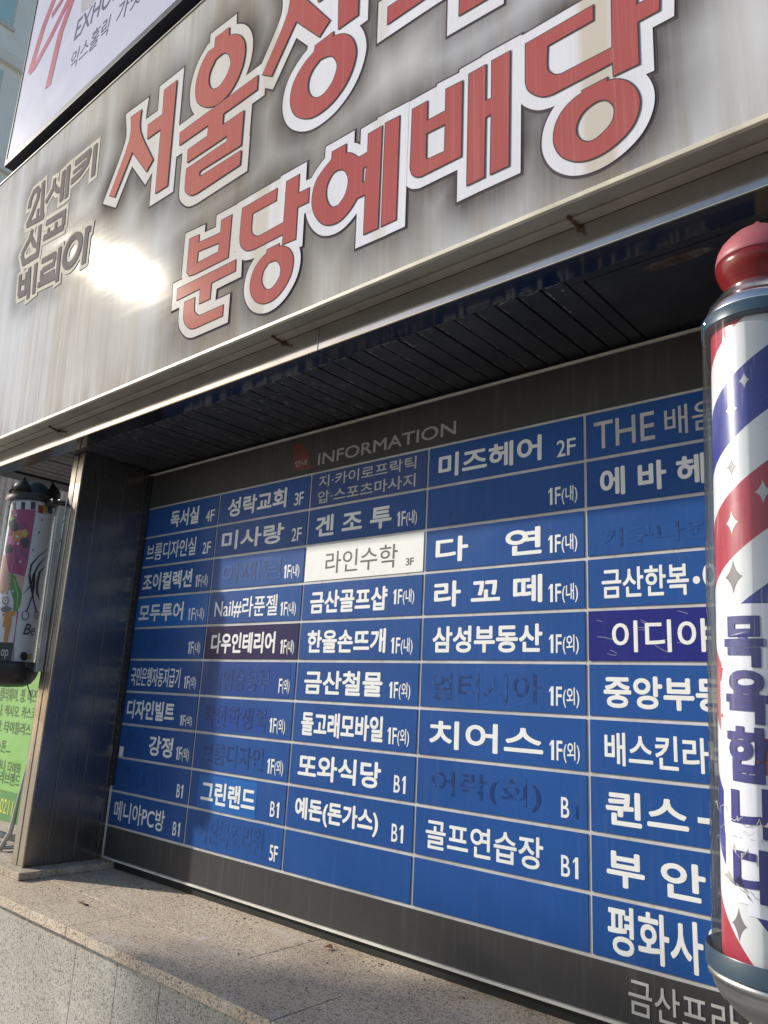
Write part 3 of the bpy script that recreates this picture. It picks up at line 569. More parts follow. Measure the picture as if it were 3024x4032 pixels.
LSHAPES = [
['black',[[-1.666,-0.0422],[-1.661,-0.0433],[-1.667,-0.0821],[-1.671,-0.081]]],
['white',[[-1.666,-0.0422],[-1.514,-0.0453],[-1.441,-0.0848],[-1.671,-0.081]]],
['black',[[-1.517,-0.0442],[-1.253,-0.0476],[-1.203,-0.0864],[-1.444,-0.0838]]],
['white',[[-1.255,-0.0465],[-0.986,-0.0481],[-0.947,-0.0866],[-1.205,-0.0854]]],
['black',[[-0.987,-0.0471],[-0.784,-0.0472],[-0.75,-0.0855],[-0.948,-0.0855]]],
['white',[[-0.786,-0.0462],[-0.539,-0.0447],[-0.507,-0.0829],[-0.751,-0.0845]]],
['black',[[-0.541,-0.0437],[-0.328,-0.0415],[-0.297,-0.0796],[-0.509,-0.0819]]],
['red',[[-0.204,-0.0547],[0.052,-0.0533],[0.092,-0.0948],[-0.172,-0.0927]]],
['yellow',[[0.046,-0.0493],[0.271,-0.0479],[0.317,-0.0895],[0.081,-0.0873]]],
['blue',[[0.264,-0.0439],[0.588,-0.0397],[0.659,-0.081],[0.304,-0.082]]],
['pink',[[-1.61,-0.0829],[-0.274,-0.0828],[-0.279,-0.1739],[-0.286,-0.2649],[-0.294,-0.3546],[-0.341,-0.4069],[-0.692,-0.3982],[-1.072,-0.3927],[-1.362,-0.3207],[-1.59,-0.2791],[-1.492,-0.179]]],
['skin',[[-1.844,-0.2963],[-1.386,-0.3106],[-1.076,-0.3902],[-0.908,-0.4774],[-1.551,-0.482],[-1.888,-0.3509]]],
['skin',[[-0.737,-0.3986],[-0.339,-0.4084],[-0.364,-0.4925],[-0.537,-0.4457]]],
['dark',[[-1.566,-0.1221],[-1.233,-0.1247],[-0.976,-0.1555],[-0.817,-0.2104],[-1.402,-0.1798],[-1.676,-0.1463]]],
['dark',[[-1.546,-0.2594],[-1.234,-0.2562],[-1.013,-0.2813],[-1.153,-0.2988],[-1.487,-0.295]]],
['dark',[[-0.758,-0.2352],[-0.491,-0.2124],[-0.341,-0.2406],[-0.372,-0.2686],[-0.612,-0.2739]]],
['flowerpink',[[-0.926,-0.2336],[-0.959,-0.2417],[-1.01,-0.2461],[-1.007,-0.2549],[-1.035,-0.2636],[-1.117,-0.2599],[-1.181,-0.2536],[-1.258,-0.2547],[-1.363,-0.2515],[-1.383,-0.2411],[-1.359,-0.2331],[-1.424,-0.2246],[-1.458,-0.2139],[-1.35,-0.212],[-1.26,-0.2137],[-1.214,-0.2075],[-1.138,-0.204],[-1.077,-0.2127],[-1.05,-0.2216],[-0.985,-0.2257]]],
['orange',[[-0.648,-0.2116],[-0.679,-0.219],[-0.74,-0.2232],[-0.757,-0.2284],[-0.758,-0.2374],[-0.805,-0.243],[-0.883,-0.2394],[-0.942,-0.2339],[-1.002,-0.234],[-1.096,-0.2349],[-1.165,-0.229],[-1.152,-0.2201],[-1.131,-0.2137],[-1.176,-0.2072],[-1.224,-0.1982],[-1.172,-0.1925],[-1.07,-0.1933],[-1.006,-0.1933],[-0.962,-0.1874],[-0.893,-0.1831],[-0.828,-0.188],[-0.802,-0.1969],[-0.77,-0.2018],[-0.698,-0.205]]],
['yellow',[[-0.437,-0.1991],[-0.467,-0.2057],[-0.508,-0.2095],[-0.508,-0.2163],[-0.532,-0.2233],[-0.592,-0.2211],[-0.637,-0.2168],[-0.688,-0.2182],[-0.751,-0.2166],[-0.759,-0.2087],[-0.744,-0.2024],[-0.777,-0.1964],[-0.791,-0.1885],[-0.733,-0.186],[-0.678,-0.1865],[-0.646,-0.1813],[-0.593,-0.1779],[-0.551,-0.1842],[-0.533,-0.1908],[-0.483,-0.1935]]],
['white',[[-0.882,-0.2168],[-0.883,-0.2194],[-0.893,-0.2216],[-0.912,-0.2228],[-0.934,-0.2229],[-0.957,-0.2218],[-0.974,-0.2197],[-0.984,-0.2172],[-0.983,-0.2145],[-0.971,-0.2124],[-0.952,-0.2112],[-0.93,-0.2111],[-0.908,-0.2122],[-0.891,-0.2142]]],
['leaf',[[-1.608,-0.1267],[-1.403,-0.1134],[-1.223,-0.1299],[-1.415,-0.1415]]],
['green',[[-0.962,-0.3948],[-0.74,-0.4035],[-0.587,-0.4413],[-0.34,-0.4874],[-0.35,-0.5358],[-0.435,-0.5702],[-0.609,-0.5717],[-0.643,-0.524],[-0.866,-0.4724]]],
['leaf',[[-0.826,-0.4187],[-0.779,-0.4184],[-0.479,-0.4888],[-0.452,-0.5416],[-0.485,-0.5659],[-0.499,-0.5228],[-0.544,-0.4895]]],
['grey',[[-1.234,-0.56],[-0.952,-0.545],[-0.65,-0.5577],[-0.804,-0.5778],[-1.116,-0.5742]]],
['orange',[[-1.099,-0.5837],[-0.768,-0.5704],[-0.5,-0.5708],[-0.518,-0.59],[-0.623,-0.5932],[-0.605,-0.6382],[-0.654,-0.7137],[-0.818,-0.71],[-0.846,-0.6444],[-0.968,-0.645],[-0.961,-0.6023]]],
['brown',[[-0.853,-0.523],[-0.855,-0.5317],[-0.887,-0.5389],[-0.944,-0.5431],[-1.017,-0.5433],[-1.093,-0.5396],[-1.157,-0.5327],[-1.193,-0.524],[-1.191,-0.5152],[-1.151,-0.5081],[-1.084,-0.5041],[-1.008,-0.5039],[-0.936,-0.5076],[-0.881,-0.5144]]],
['white',[[-0.913,-0.5218],[-0.914,-0.5277],[-0.934,-0.5324],[-0.97,-0.5352],[-1.016,-0.5353],[-1.064,-0.5329],[-1.103,-0.5283],[-1.125,-0.5224],[-1.124,-0.5166],[-1.101,-0.5119],[-1.061,-0.5092],[-1.013,-0.5091],[-0.967,-0.5115],[-0.932,-0.5161]]],
['brown',[[-0.97,-0.5211],[-0.97,-0.5236],[-0.98,-0.5256],[-0.997,-0.5268],[-1.018,-0.5269],[-1.039,-0.5258],[-1.055,-0.5239],[-1.065,-0.5214],[-1.064,-0.5189],[-1.054,-0.5168],[-1.036,-0.5157],[-1.015,-0.5156],[-0.995,-0.5167],[-0.978,-0.5186]]],
['beads',[[-0.972,-0.4047],[-0.978,-0.4102],[-1.011,-0.4126],[-1.053,-0.4104],[-1.079,-0.4049],[-1.072,-0.3994],[-1.037,-0.397],[-0.996,-0.3992]]],
['beads',[[-0.951,-0.4241],[-0.957,-0.4297],[-0.99,-0.4321],[-1.031,-0.4299],[-1.056,-0.4244],[-1.049,-0.4189],[-1.015,-0.4165],[-0.975,-0.4187]]],
['beads',[[-0.907,-0.4459],[-0.913,-0.4514],[-0.945,-0.4538],[-0.984,-0.4517],[-1.009,-0.4462],[-1.002,-0.4407],[-0.969,-0.4383],[-0.93,-0.4405]]],
['beads',[[-0.887,-0.4652],[-0.893,-0.4707],[-0.924,-0.4731],[-0.964,-0.471],[-0.987,-0.4656],[-0.981,-0.4601],[-0.949,-0.4577],[-0.91,-0.4598]]],
['beads',[[-0.942,-0.4872],[-0.949,-0.4927],[-0.981,-0.4951],[-1.022,-0.493],[-1.046,-0.4876],[-1.04,-0.4821],[-1.006,-0.4797],[-0.966,-0.4819]]],
['beads',[[-1.231,-0.4829],[-1.239,-0.4884],[-1.281,-0.4906],[-1.336,-0.4883],[-1.371,-0.4827],[-1.362,-0.4772],[-1.315,-0.4751],[-1.261,-0.4774]]],
['pink',[[-0.448,-0.5703],[-0.379,-0.5697],[-0.386,-0.6553],[-0.362,-0.7116],[-0.289,-0.7972],[-0.332,-0.7975],[-0.411,-0.7073],[-0.411,-0.6366]]],
['black',[[-1.088,-0.7135],[-0.401,-0.7142],[-0.383,-0.7979],[-0.947,-0.7966]]],
['black',[[0.653,-0.2538],[0.133,-0.2986],[-0.164,-0.346],[-0.177,-0.3875],[0.018,-0.4585],[0.037,-0.458],[-0.113,-0.3866],[-0.094,-0.3485],[0.176,-0.3013],[0.683,-0.2548]]],
['black',[[0.614,-0.2879],[0.185,-0.3401],[-0.014,-0.3933],[-0.032,-0.4379],[-0.301,-0.4887],[-0.286,-0.4898],[0.032,-0.4402],[0.083,-0.3951],[0.257,-0.3426],[0.647,-0.2886]]],
['black',[[0.633,-0.3383],[0.285,-0.3734],[0.212,-0.4302],[0.308,-0.4795],[0.599,-0.5045],[0.63,-0.5033],[0.431,-0.4762],[0.354,-0.4294],[0.394,-0.3751],[0.666,-0.339]]],
['black',[[-0.219,-0.3934],[-0.067,-0.446],[0.122,-0.4968],[0.203,-0.4942],[0.033,-0.4424],[-0.194,-0.3924]]],
['black',[[0.076,-0.3883],[0.04,-0.4426],[0.107,-0.5009],[0.159,-0.5007],[0.175,-0.4421],[0.128,-0.3881]]],
['black',[[0.08,-0.4957],[0.006,-0.5306],[-0.064,-0.5653],[-0.008,-0.5666],[0.064,-0.5319],[0.14,-0.4968]]],
['black',[[0.116,-0.4968],[0.276,-0.5336],[0.452,-0.5655],[0.535,-0.5631],[0.343,-0.5314],[0.176,-0.4947]]],
['black',[[0.095,-0.5846],[0.097,-0.5905],[0.088,-0.5962],[0.066,-0.6012],[0.035,-0.6053],[-0.003,-0.608],[-0.046,-0.6092],[-0.09,-0.6089],[-0.133,-0.6071],[-0.171,-0.6038],[-0.203,-0.5994],[-0.226,-0.5941],[-0.24,-0.5883],[-0.242,-0.5824],[-0.234,-0.5768],[-0.215,-0.5718],[-0.187,-0.5679],[-0.151,-0.5652],[-0.11,-0.5639],[-0.066,-0.5642],[-0.022,-0.566],[0.019,-0.5692],[0.054,-0.5735],[0.08,-0.5788]],[[0.055,-0.5851],[0.058,-0.59],[0.051,-0.5947],[0.035,-0.5989],[0.011,-0.6022],[-0.018,-0.6044],[-0.051,-0.6055],[-0.086,-0.6052],[-0.119,-0.6036],[-0.149,-0.6009],[-0.175,-0.5972],[-0.193,-0.5928],[-0.204,-0.588],[-0.207,-0.583],[-0.201,-0.5784],[-0.186,-0.5742],[-0.164,-0.5709],[-0.137,-0.5687],[-0.105,-0.5677],[-0.07,-0.568],[-0.036,-0.5695],[-0.004,-0.5722],[0.023,-0.5758],[0.043,-0.5802]]],
['black',[[0.694,-0.5742],[0.703,-0.5794],[0.697,-0.5844],[0.677,-0.5889],[0.646,-0.5924],[0.607,-0.5949],[0.565,-0.5961],[0.523,-0.5958],[0.482,-0.5943],[0.447,-0.5914],[0.417,-0.5876],[0.394,-0.5829],[0.38,-0.5778],[0.374,-0.5726],[0.378,-0.5676],[0.391,-0.5633],[0.411,-0.5598],[0.44,-0.5574],[0.475,-0.5562],[0.515,-0.5564],[0.557,-0.558],[0.599,-0.5607],[0.639,-0.5645],[0.672,-0.5691]],[[0.626,-0.5749],[0.634,-0.5793],[0.633,-0.5834],[0.623,-0.587],[0.606,-0.5899],[0.584,-0.5919],[0.557,-0.5927],[0.529,-0.5925],[0.502,-0.5911],[0.476,-0.5887],[0.455,-0.5854],[0.437,-0.5815],[0.426,-0.5773],[0.42,-0.5729],[0.421,-0.5688],[0.428,-0.5652],[0.441,-0.5623],[0.459,-0.5604],[0.482,-0.5595],[0.508,-0.5598],[0.536,-0.5612],[0.564,-0.5636],[0.589,-0.5668],[0.611,-0.5707]]],
['black',[[0.107,-0.1229],[0.099,-0.1263],[0.072,-0.1283],[0.041,-0.1276],[0.025,-0.1247],[0.032,-0.1213],[0.059,-0.1193],[0.09,-0.12]]],
['black',[[0.041,-0.1858],[0.034,-0.1892],[0.008,-0.191],[-0.022,-0.1903],[-0.038,-0.1873],[-0.031,-0.184],[-0.005,-0.1821],[0.025,-0.1829]]],
['black',[[-0.116,-0.2747],[-0.122,-0.278],[-0.147,-0.2797],[-0.174,-0.2788],[-0.189,-0.2759],[-0.183,-0.2726],[-0.159,-0.2709],[-0.131,-0.2717]]],
['white',[[-0.777,-0.2518],[-0.786,-0.2565],[-0.82,-0.2586],[-0.86,-0.2569],[-0.883,-0.2524],[-0.874,-0.2478],[-0.839,-0.2457],[-0.799,-0.2474]]],
['white',[[-0.565,-0.339],[-0.573,-0.3437],[-0.605,-0.3459],[-0.642,-0.3443],[-0.663,-0.34],[-0.655,-0.3353],[-0.622,-0.3332],[-0.585,-0.3347]]],
['white',[[-0.689,-0.4785],[-0.697,-0.4831],[-0.73,-0.4851],[-0.768,-0.4835],[-0.789,-0.4792],[-0.781,-0.4747],[-0.748,-0.4727],[-0.71,-0.4742]]],
['white',[[-1.068,-0.1123],[-1.078,-0.117],[-1.12,-0.1189],[-1.17,-0.1169],[-1.199,-0.1121],[-1.188,-0.1074],[-1.143,-0.1056],[-1.094,-0.1076]]],
['black',[[0.316,-0.7695],[0.317,-0.7759],[0.297,-0.7818],[0.26,-0.7866],[0.21,-0.7899],[0.153,-0.7913],[0.095,-0.7907],[0.042,-0.7882],[-0.002,-0.7839],[-0.035,-0.7785],[-0.052,-0.7723],[-0.053,-0.7659],[-0.037,-0.7601],[-0.007,-0.7553],[0.037,-0.752],[0.09,-0.7506],[0.147,-0.7511],[0.204,-0.7536],[0.256,-0.7578],[0.295,-0.7633]]],
['yellow',[[0.305,-0.7602],[0.59,-0.7534],[0.614,-0.7794],[0.331,-0.7812]]],
['purple',[[-0.85,-0.1763],[-0.768,-0.1537],[-0.628,-0.1545],[-0.603,-0.1719],[-0.819,-0.1782],[-0.806,-0.1821],[-0.574,-0.1744],[-0.603,-0.1518],[-0.793,-0.1504],[-0.887,-0.1745]]],
['purple',[[-0.88,-0.2654],[-0.902,-0.3011],[-0.708,-0.3351],[-0.63,-0.3588],[-0.592,-0.3576],[-0.671,-0.3334],[-0.858,-0.3004],[-0.836,-0.2662]]],
['purple',[[-0.688,-0.2805],[-0.539,-0.3044],[-0.358,-0.3126],[-0.346,-0.3089],[-0.516,-0.3015],[-0.658,-0.2785]]]]
LSHEET = [[-0.178,-0.0851],[0.686,-0.0751],[0.806,-0.2027],[0.833,-0.3557],[0.728,-0.5074],[0.695,-0.6544],[0.652,-0.7934],[-0.383,-0.7979],[-0.396,-0.7119],[-0.383,-0.5601],[-0.333,-0.3995],[-0.281,-0.2346]]
LTEXT = [['Be',[-0.071,-0.6737],[0.521,-0.6222],'black'],['op',[-0.838,-0.7891],[-0.544,-0.7456],'white']]
BANTEXT = [['캘러웨이. 핑. 미즈노',-0.706,-0.2448,-0.978,-0.9116],['나. 젝시오. 카스코',-0.6958,-0.282,-1.0517,-0.9946],['막. 타이틀리스트',-0.6843,-0.2503,-1.1281,-1.0715],['스톤....',-0.6475,-0.4875,-1.2201,-1.1654],['반타나. 다이와',-0.6492,-0.3515,-1.3088,-1.2537],['클리브랜드',-0.6158,-0.3383,-1.361,-1.3055],['0211',-0.4981,-0.3675,-1.4901,-1.4244]]


# ------------------------------------------------------------------ ground and street
o = obj('sidewalk', bmbox(-60, 60, -5.0, 60, -2.6, -2.35), M['paving']); o['kind'] = 'structure'
o = obj('bounce_slab', bmbox(-14, -3.2, -4.9, 40, -2.36, -2.345), flat('pale_bounce_paving', (0.62, 0.58, 0.52), 0.85, 0, 0.1, 3)); o['kind'] = 'structure'  # pale slab added to bounce sunlight onto the far facade
o = obj('road', bmbox(-400, 400, -400, -5.0, -2.9, -2.47), M['asphalt']); o['kind'] = 'structure'
o = obj('ground', bmbox(-400, 400, 60, 400, -2.9, -2.5), M['paving']); o['kind'] = 'structure'

# ------------------------------------------------------------------ shop building
bld = thing('shop_building', 'dark shop front recess with slatted soffit and stainless canopy beam', 'building', (1.5, 0.3, -2.35))
def P(name, bm, m, smooth=False, root=None):
    root = root or bld
    o = obj(name, bm, m, root, smooth); o.matrix_parent_inverse = Matrix.Translation(root.location).inverted(); return o
bm = bmesh.new(); box(bm, -0.11, 7.0, 0.035, 6.0, -2.35, 0.255); P('wall', bm, M['concrete'])
bm = bmesh.new(); box(bm, -0.78, 7.0, -0.42, 6.0, 0.262, 9.0); P('upper_wall', bm, M['concrete'])
# canopy beam: polished stainless, face at y=-0.51, underside z=0.2
bm = bmesh.new()
xs = [-0.8, 1.737, 4.2, 7.0]
for a, b in zip(xs, xs[1:]): box(bm, a+0.0008, b-0.0008, -0.51, -0.424, 0.2, 0.2845, 0.002)
P('canopy_beam', bm, M['steel_beam'])
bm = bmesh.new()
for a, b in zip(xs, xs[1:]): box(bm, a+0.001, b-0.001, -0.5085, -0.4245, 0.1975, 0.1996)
P('underside_dimming_sheet', bm, steel('dimmed_beam_steel', (0.11, 0.11, 0.115), 0.08, 0.6, (0.6, 14, 14)))  # thin sheet darkened in colour to dim the reflection under the beam
bm = bmesh.new(); box(bm, -0.8, -0.66, -0.4235, 0.6, 0.196, 0.26); P('canopy_end_beam', bm, M['frame_dark'])
# soffit slats (real boards with gaps), peeling edges
bm = bmesh.new(); fl = bmesh.new()
x = 2.553; k = 0
while x > -0.65:
    dz = random.uniform(-0.0015, 0.0015); a, b = x-0.0640, x
    box(bm, a, b, -0.416 + random.uniform(-0.002, 0.002), 0.030, 0.207+dz, 0.216+dz, 0.002)
    for j in range(random.randint(5, 18)):
        yy = random.choice((-0.405 + random.random()*0.05, random.uniform(-0.40, 0.0))); l = random.uniform(0.005, 0.022); w = random.uniform(0.0025, 0.0075)
        xx = a + 0.003 if random.random() < 0.95 else random.uniform(a, b-0.004)
        if random.random() < 0.25: xx = random.uniform(a+0.004, b-0.012); yy = -0.413+random.random()*0.006; l, w = w, l
        zz = 0.2065+dz
        q = [fl.verts.new((xx+random.uniform(0, .002), yy, zz)), fl.verts.new((xx+w, yy+random.uniform(0, .004), zz)), fl.verts.new((xx+w*random.uniform(.5, 1), yy+l, zz)), fl.verts.new((xx, yy+l*random.uniform(.6, 1), zz))]
        fl.faces.new(q[::-1])
    x -= 0.0715; k += 1
sl = P('soffit_slats', bm, M['slat']); P('paint_flakes', fl, M['flake'])['kind'] = 'stuff'
bm = bmesh.new(); box(bm, -0.655, 2.63, -0.4235, 0.032, 0.232, 0.25); P('soffit_void', bm, M['gap_black'])
# plain access panel at the right end of the soffit
bm = bmesh.new(); box(bm, 2.604, 4.3, -0.378, 0.028, 0.206, 0.216, 0.001); P('access_panel', bm, M['soffit_panel'])
bm = bmesh.new(); box(bm, 2.56, 4.3, -0.416, -0.384, 0.205, 0.217, 0.001); box(bm, 2.56, 2.598, -0.382, 0.028, 0.205, 0.217, 0.001); P('panel_frame', bm, M['soffit_panel'])
bm = bmesh.new(); ctr = Vector((2.83, -0.342))
vs = []
for ring, (rx, ry) in enumerate(((0.0, 0.0), (0.5, 0.5), (1.0, 1.0))):
    for k in range(40):
        a = 2*math.pi*k/40; j = 1 + 0.22*noise.noise(Vector((math.cos(a)*2.2, math.sin(a)*2.2, ring)))
        vs.append(bm.verts.new((ctr.x+0.088*rx*j*math.cos(a), ctr.y+0.021*ry*j*math.sin(a), 0.2052)))
for r in (0, 1):
    for k in range(40):
        f = [vs[r*40+k], vs[r*40+(k+1) % 40], vs[(r+1)*40+(k+1) % 40], vs[(r+1)*40+k]]
        bm.faces.new(f[::-1])
bm.normal_update(); bmesh.ops.reverse_faces(bm, faces=[f for f in bm.faces if f.normal.z > 0])
P('rust_patch', bm, M['rust_patch'])
# stainless pilasters with panelled return
def pilaster(x0, x1):
    bm = bmesh.new()
    box(bm, x0, x1-0.004, -0.362, 0.034, -1.643, 0.204)
    for a, b in ((-0.37, -0.2825), (-0.2755, -0.1545), (-0.1475, -0.0385), (-0.0315, -0.002)):
        box(bm, x1-0.0035, x1, a, b, -1.643, 0.204, 0.001)
        box(bm, x0-0.0035, x0-0.0005, a, b, -1.643, 0.204, 0.001)
    p = P('pilaster', bm, M['steel'])
    bm = bmesh.new()
    box(bm, x0, x0+0.045, -0.3705, -0.3625, -1.643, 0.204, 0.001)
    box(bm, x0+0.049, x1-0.014, -0.368, -0.3625, -1.643, 0.204, 0.001)
    box(bm, x1-0.0125, x1+0.001, -0.3735, -0.3625, -1.643, 0.204, 0.003)
    q = obj('edge_trim', bm, M['steel_edge'], p)
pilaster(-0.108, 0.0); pilaster(3.02, 3.128)

# ------------------------------------------------------------------ directory board
brd = thing('directory_board', 'blue tenant directory board with white Korean names in five columns of ten', 'directory board', (1.5, 0.02, -1.64))
B = lambda n, bm, m, par=None: P(n, bm, m, False, brd) if par is None else obj(n, bm, m, par)
B('back_panel', bmbox(0.002, 3.006, 0.0, 0.030, -1.632, 0.176), M['trim'])
B('header_panel', bmbox(0.006, 3.0, -0.0035, -0.0004, 0.004, 0.174), M['panel_grey'])
B('footer_panel', bmbox(0.006, 3.0, -0.0035, -0.0004, -1.630, -1.505), M['panel_grey'])
bm = bmesh.new(); box(bm, -0.004, 3.012, -0.010, 0.030, 0.177, 0.184, 0.001); box(bm, -0.004, 3.012, -0.010, 0.030, -1.640, -1.6325, 0.001)
box(bm, -0.005, 0.0015, -0.010, 0.030, -1.632, -1.33, 0.001); B('border_trim', bm, M['frame_white'])
bm = bmesh.new(); box(bm, 0.02, 3.0, 0.006, 0.028, -1.672, -1.6405); B('base_gap_shade', bm, M['gap_black'])  # black strip stands for the shade in the gap below the board
# perforated hinge strip down the left edge
bm = bmesh.new(); box(bm, -0.004, 0.022, -0.0125, -0.0042, -1.325, 0.176, 0.001)
for k in range(34):
    zz = -1.31 + k*0.0437
    box(bm, 0.013, 0.017, -0.0132, -0.0127, zz, zz+0.016, mi=1)
    box(bm, 0.001, 0.004, -0.0136, -0.0127, zz+0.02, zz+0.023, mi=2)
B('hinge_strip', bm, [M['frame_dark'], M['gap_black'], M['galv']])
PL = {(0,3):'blue_light', (1,4):'navy', (2,2):'white_plate', (2,0):'blue_dull', (4,4):'navy_blue'}
plates = {}
CW, RH, G = 0.602, 0.15, 0.0052
for c in range(5):
    for r in range(10):
        x0, x1 = c*CW+G, (c+1)*CW-G; z1, z0 = -r*RH-G, -(r+1)*RH+G
        if c == 0: x0 = 0.006
        if c == 4: x1 = 3.0
        bm = bmesh.new(); box(bm, x0, x1, -0.0035, -0.0004, z0, z1, 0.0008)
        if (c, r) == (4, 4): bmesh.ops.translate(bm, verts=bm.verts, vec=(0, -0.001, 0))
        plates[(c, r)] = B('name_plate', bm, M[PL.get((c, r), 'blue')])
bm = bmesh.new(); box(bm, 0.665, 1.035, -0.0042, -0.0036, -1.345, -1.213); st_ = obj('sticker', bm, M['blue_light'], plates[(1, 8)])
bm = bmesh.new(); box(bm, 0.028, 0.062, -0.0042, -0.0036, -1.195, -1.150); obj('torn_sticker', bm, M['white'], plates[(0, 7)])
bm = bmesh.new(); box(bm, 0.62, 1.17, -0.0041, -0.0036, -0.89, -0.758); obj('film_patch', bm, plate_blue('blue_film_patch', (0.020, 0.068, 0.27), 0.28), plates[(1, 5)])
bm = bmesh.new(); box(bm, 0.66, 1.075, -0.0041, -0.0036, -1.03, -0.935); obj('film_patch', bm, plate_blue('deep_film_patch', (0.020, 0.070, 0.31), 0.28), plates[(1, 6)])
groups = {}
for c, r, kind, text, x0, x1, z0, z1 in TEXTS:
    groups.setdefault((c, r, kind), []).append((text, x0, x1, z0, z1))
MAT = dict(w='white', f='ghost_faint', d='ghost', k='black_text', s='grey_text')
for (c, r, kind), items in groups.items():
    if c < 0: continue
    for text, x0, x1, z0, z1 in items:
        bm = bmesh.new()
        small = text[0] in '12345BF' and len(text) < 6
        b = 0.004 if small else 0.052
        if text in ('브룸디자인실', '국민은행자동지급기', '지·카이로프락틱', '압·스포츠마사지', 'Nail#라푼젤', '메니아PC방'): b = 0.022
        if kind in 'fd': b = 0.016
        if (c, r) == (4, 4): b = 0.020
        if kind == 'k': b = 0.004
        if kind == 's': b = 0.010
        if (c, r) in ((4, 4), (4, 3), (4, 9), (3, 8), (4, 6)): b = 0.030
        y = -0.0039 if (c, r) not in ((1, 5), (1, 6), (1, 8), (4, 4)) else -0.0048
        nm = 'lettering' if kind not in 'fd' else 'lettering_residue'
        if small:
            nm = 'floor_number' if kind != 'd' else nm
            head, _, tail = text.partition('('); w = x1-x0; xe = x0+w*(0.47 if head == '1F' else 0.36) if tail else x1
            cur = x0; n = len(head); hw = (xe-x0)
            for ch in head:                          # condensed digits and letters; the 1 is a flagged stroke
                cw = hw/n
                if ch == '1':
                    h = z1-z0; s = 0.0088; cx = cur+cw*(0.55 if n > 1 else 0.5)
                    if head == 'B1': s = 0.0095
                    poly_xz(bm, [[(cx+s*0.5, z0), (cx+s*0.5, z1), (cx-s*0.35, z1), (cx-s*1.15, z1-h*0.20), (cx-s*1.15, z1-h*0.31), (cx-s*0.5, z1-h*0.20), (cx-s*0.5, z0)]], lambda z: y)
                else: text_xz(bm, ch, cur+cw*0.10, cur+cw*0.94, z0, z1, y, 0.020)
                cur += cw
            if tail: text_xz(bm, '('+tail, xe+w*0.02, x1+w*0.02, z0-0.004, z1-(z1-z0)*0.02, y, 0.016)
        else: text_xz(bm, text, x0, x1, z0, z1, y, b)
        flip_front(bm)
        m = MAT[kind]
        if kind == 'd' and (c, r) in ((1, 6), (1, 7)): m = 'ghost_dense'
        if (c, r) == (2, 0): m = 'grey_text'
        obj(nm, bm, M[m], plates[(c, r)])
hp = [o for o in brd.children if o.name.startswith('header_panel')][0]; fp = [o for o in brd.children if o.name.startswith('footer_panel')][0]
bm = bmesh.new(); poly_xz(bm, [REDMARK], lambda z: -0.0042); flip_front(bm); obj('red_mark', bm, M['red_mark'], hp)
for c, r, kind, text, x0, x1, z0, z1 in TEXTS:
    bm = bmesh.new()
    if kind == 'h': text_xz(bm, text, x0, x1, z0, z1, -0.0048, 0.026 if len(text) > 4 else 0.0, 0.0); flip_front(bm); obj('lettering', bm, M['header_text'], hp)
    elif kind == 'g': text_xz(bm, text, x0, x1, z0, z1, -0.0048, 0.012); flip_front(bm); obj('lettering', bm, M['grey_text'], fp)
    else: bm.free()
# scratches in the film of the navy plate
bm = bmesh.new(); random.seed(3)
for k in range(24):
    x0 = 2.42+random.random()*0.56; z0 = random.choice((random.uniform(-0.655, -0.61), random.uniform(-0.742, -0.70), random.uniform(-0.74, -0.61))); l = random.uniform(0.01, 0.05); a = random.uniform(-0.5, 0.25)
    strip_xz(bm, [(x0, z0), (x0+l*0.5*math.cos(a), z0+l*0.5*math.sin(a)+random.uniform(-.002, .002)), (x0+l*math.cos(a), z0+l*math.sin(a))], random.uniform(0.0004, 0.0009), lambda z: -0.0050)
flip_front(bm); obj('film_scratches', bm, M['grey_text'], plates[(4, 4)])

# ------------------------------------------------------------------ big fascia sign
YS = lambda z: -0.597 - 0.050*(z-0.286)
sg = thing('fascia_sign', 'large weathered grey sign with faded worn red Korean lettering above the directory', 'shop sign', (1.3, -0.5, 0.286))
S = lambda n, bm, m, smooth=False: P(n, bm, m, smooth, sg)
SX0, SX1, SZ0, SZ1 = -0.905, 4.4, 0.286, 1.902
WOUT = 0.036
RED = [[smooth_loop(l) for l in g] for g in RED]
# the part of the fourth letter of the upper row that lies above the picture's edge
RED += [[[(2.055, 1.66), (2.265, 1.62), (2.265, 1.47), (2.115, 1.50), (2.115, 1.455), (2.27, 1.425), (2.27, 1.375), (2.055, 1.415), (2.055, 1.55), (2.205, 1.52), (2.205, 1.57), (2.055, 1.60)]],
        [[(2.32, 1.68), (2.385, 1.665), (2.385, 1.55), (2.45, 1.535), (2.45, 1.475), (2.385, 1.49), (2.385, 1.35), (2.32, 1.365)]]]
segs = []
for g in RED:
    l = g[0]; segs += [(l[i], l[(i+1) % len(l)]) for i in range(len(l))]
SA = np.array([s[0] for s in segs]); SB = np.array([s[1] for s in segs])
gs = [(l[i], l[i+1]) for w, l in GREY for i in range(len(l)-1)]
GA = np.array([s[0] for s in gs]); GB = np.array([s[1] for s in gs])
def dist(px, A, Bv):
    d = Bv-A; L2 = (d**2).sum(1)+1e-12; best = np.full(len(px), 9.0)
    for a, dd, l2 in zip(A, d, L2):
        t = np.clip(((px-a)@dd)/l2, 0, 1); best = np.minimum(best, np.hypot(*(px-a-t[:, None]*dd).T))
    return best
nx, nz = 260, 88
gx = np.linspace(SX0+0.006, SX1, nx); gz = np.linspace(SZ0+0.012, SZ1-0.006, nz)
XX, ZZ = np.meshgrid(gx, gz); PX = np.stack([XX.ravel(), ZZ.ravel()], 1)
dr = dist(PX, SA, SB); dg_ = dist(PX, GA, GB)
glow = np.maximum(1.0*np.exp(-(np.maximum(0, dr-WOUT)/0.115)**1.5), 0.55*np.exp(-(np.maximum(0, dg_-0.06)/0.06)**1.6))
me = bpy.data.meshes.new('sign_face')
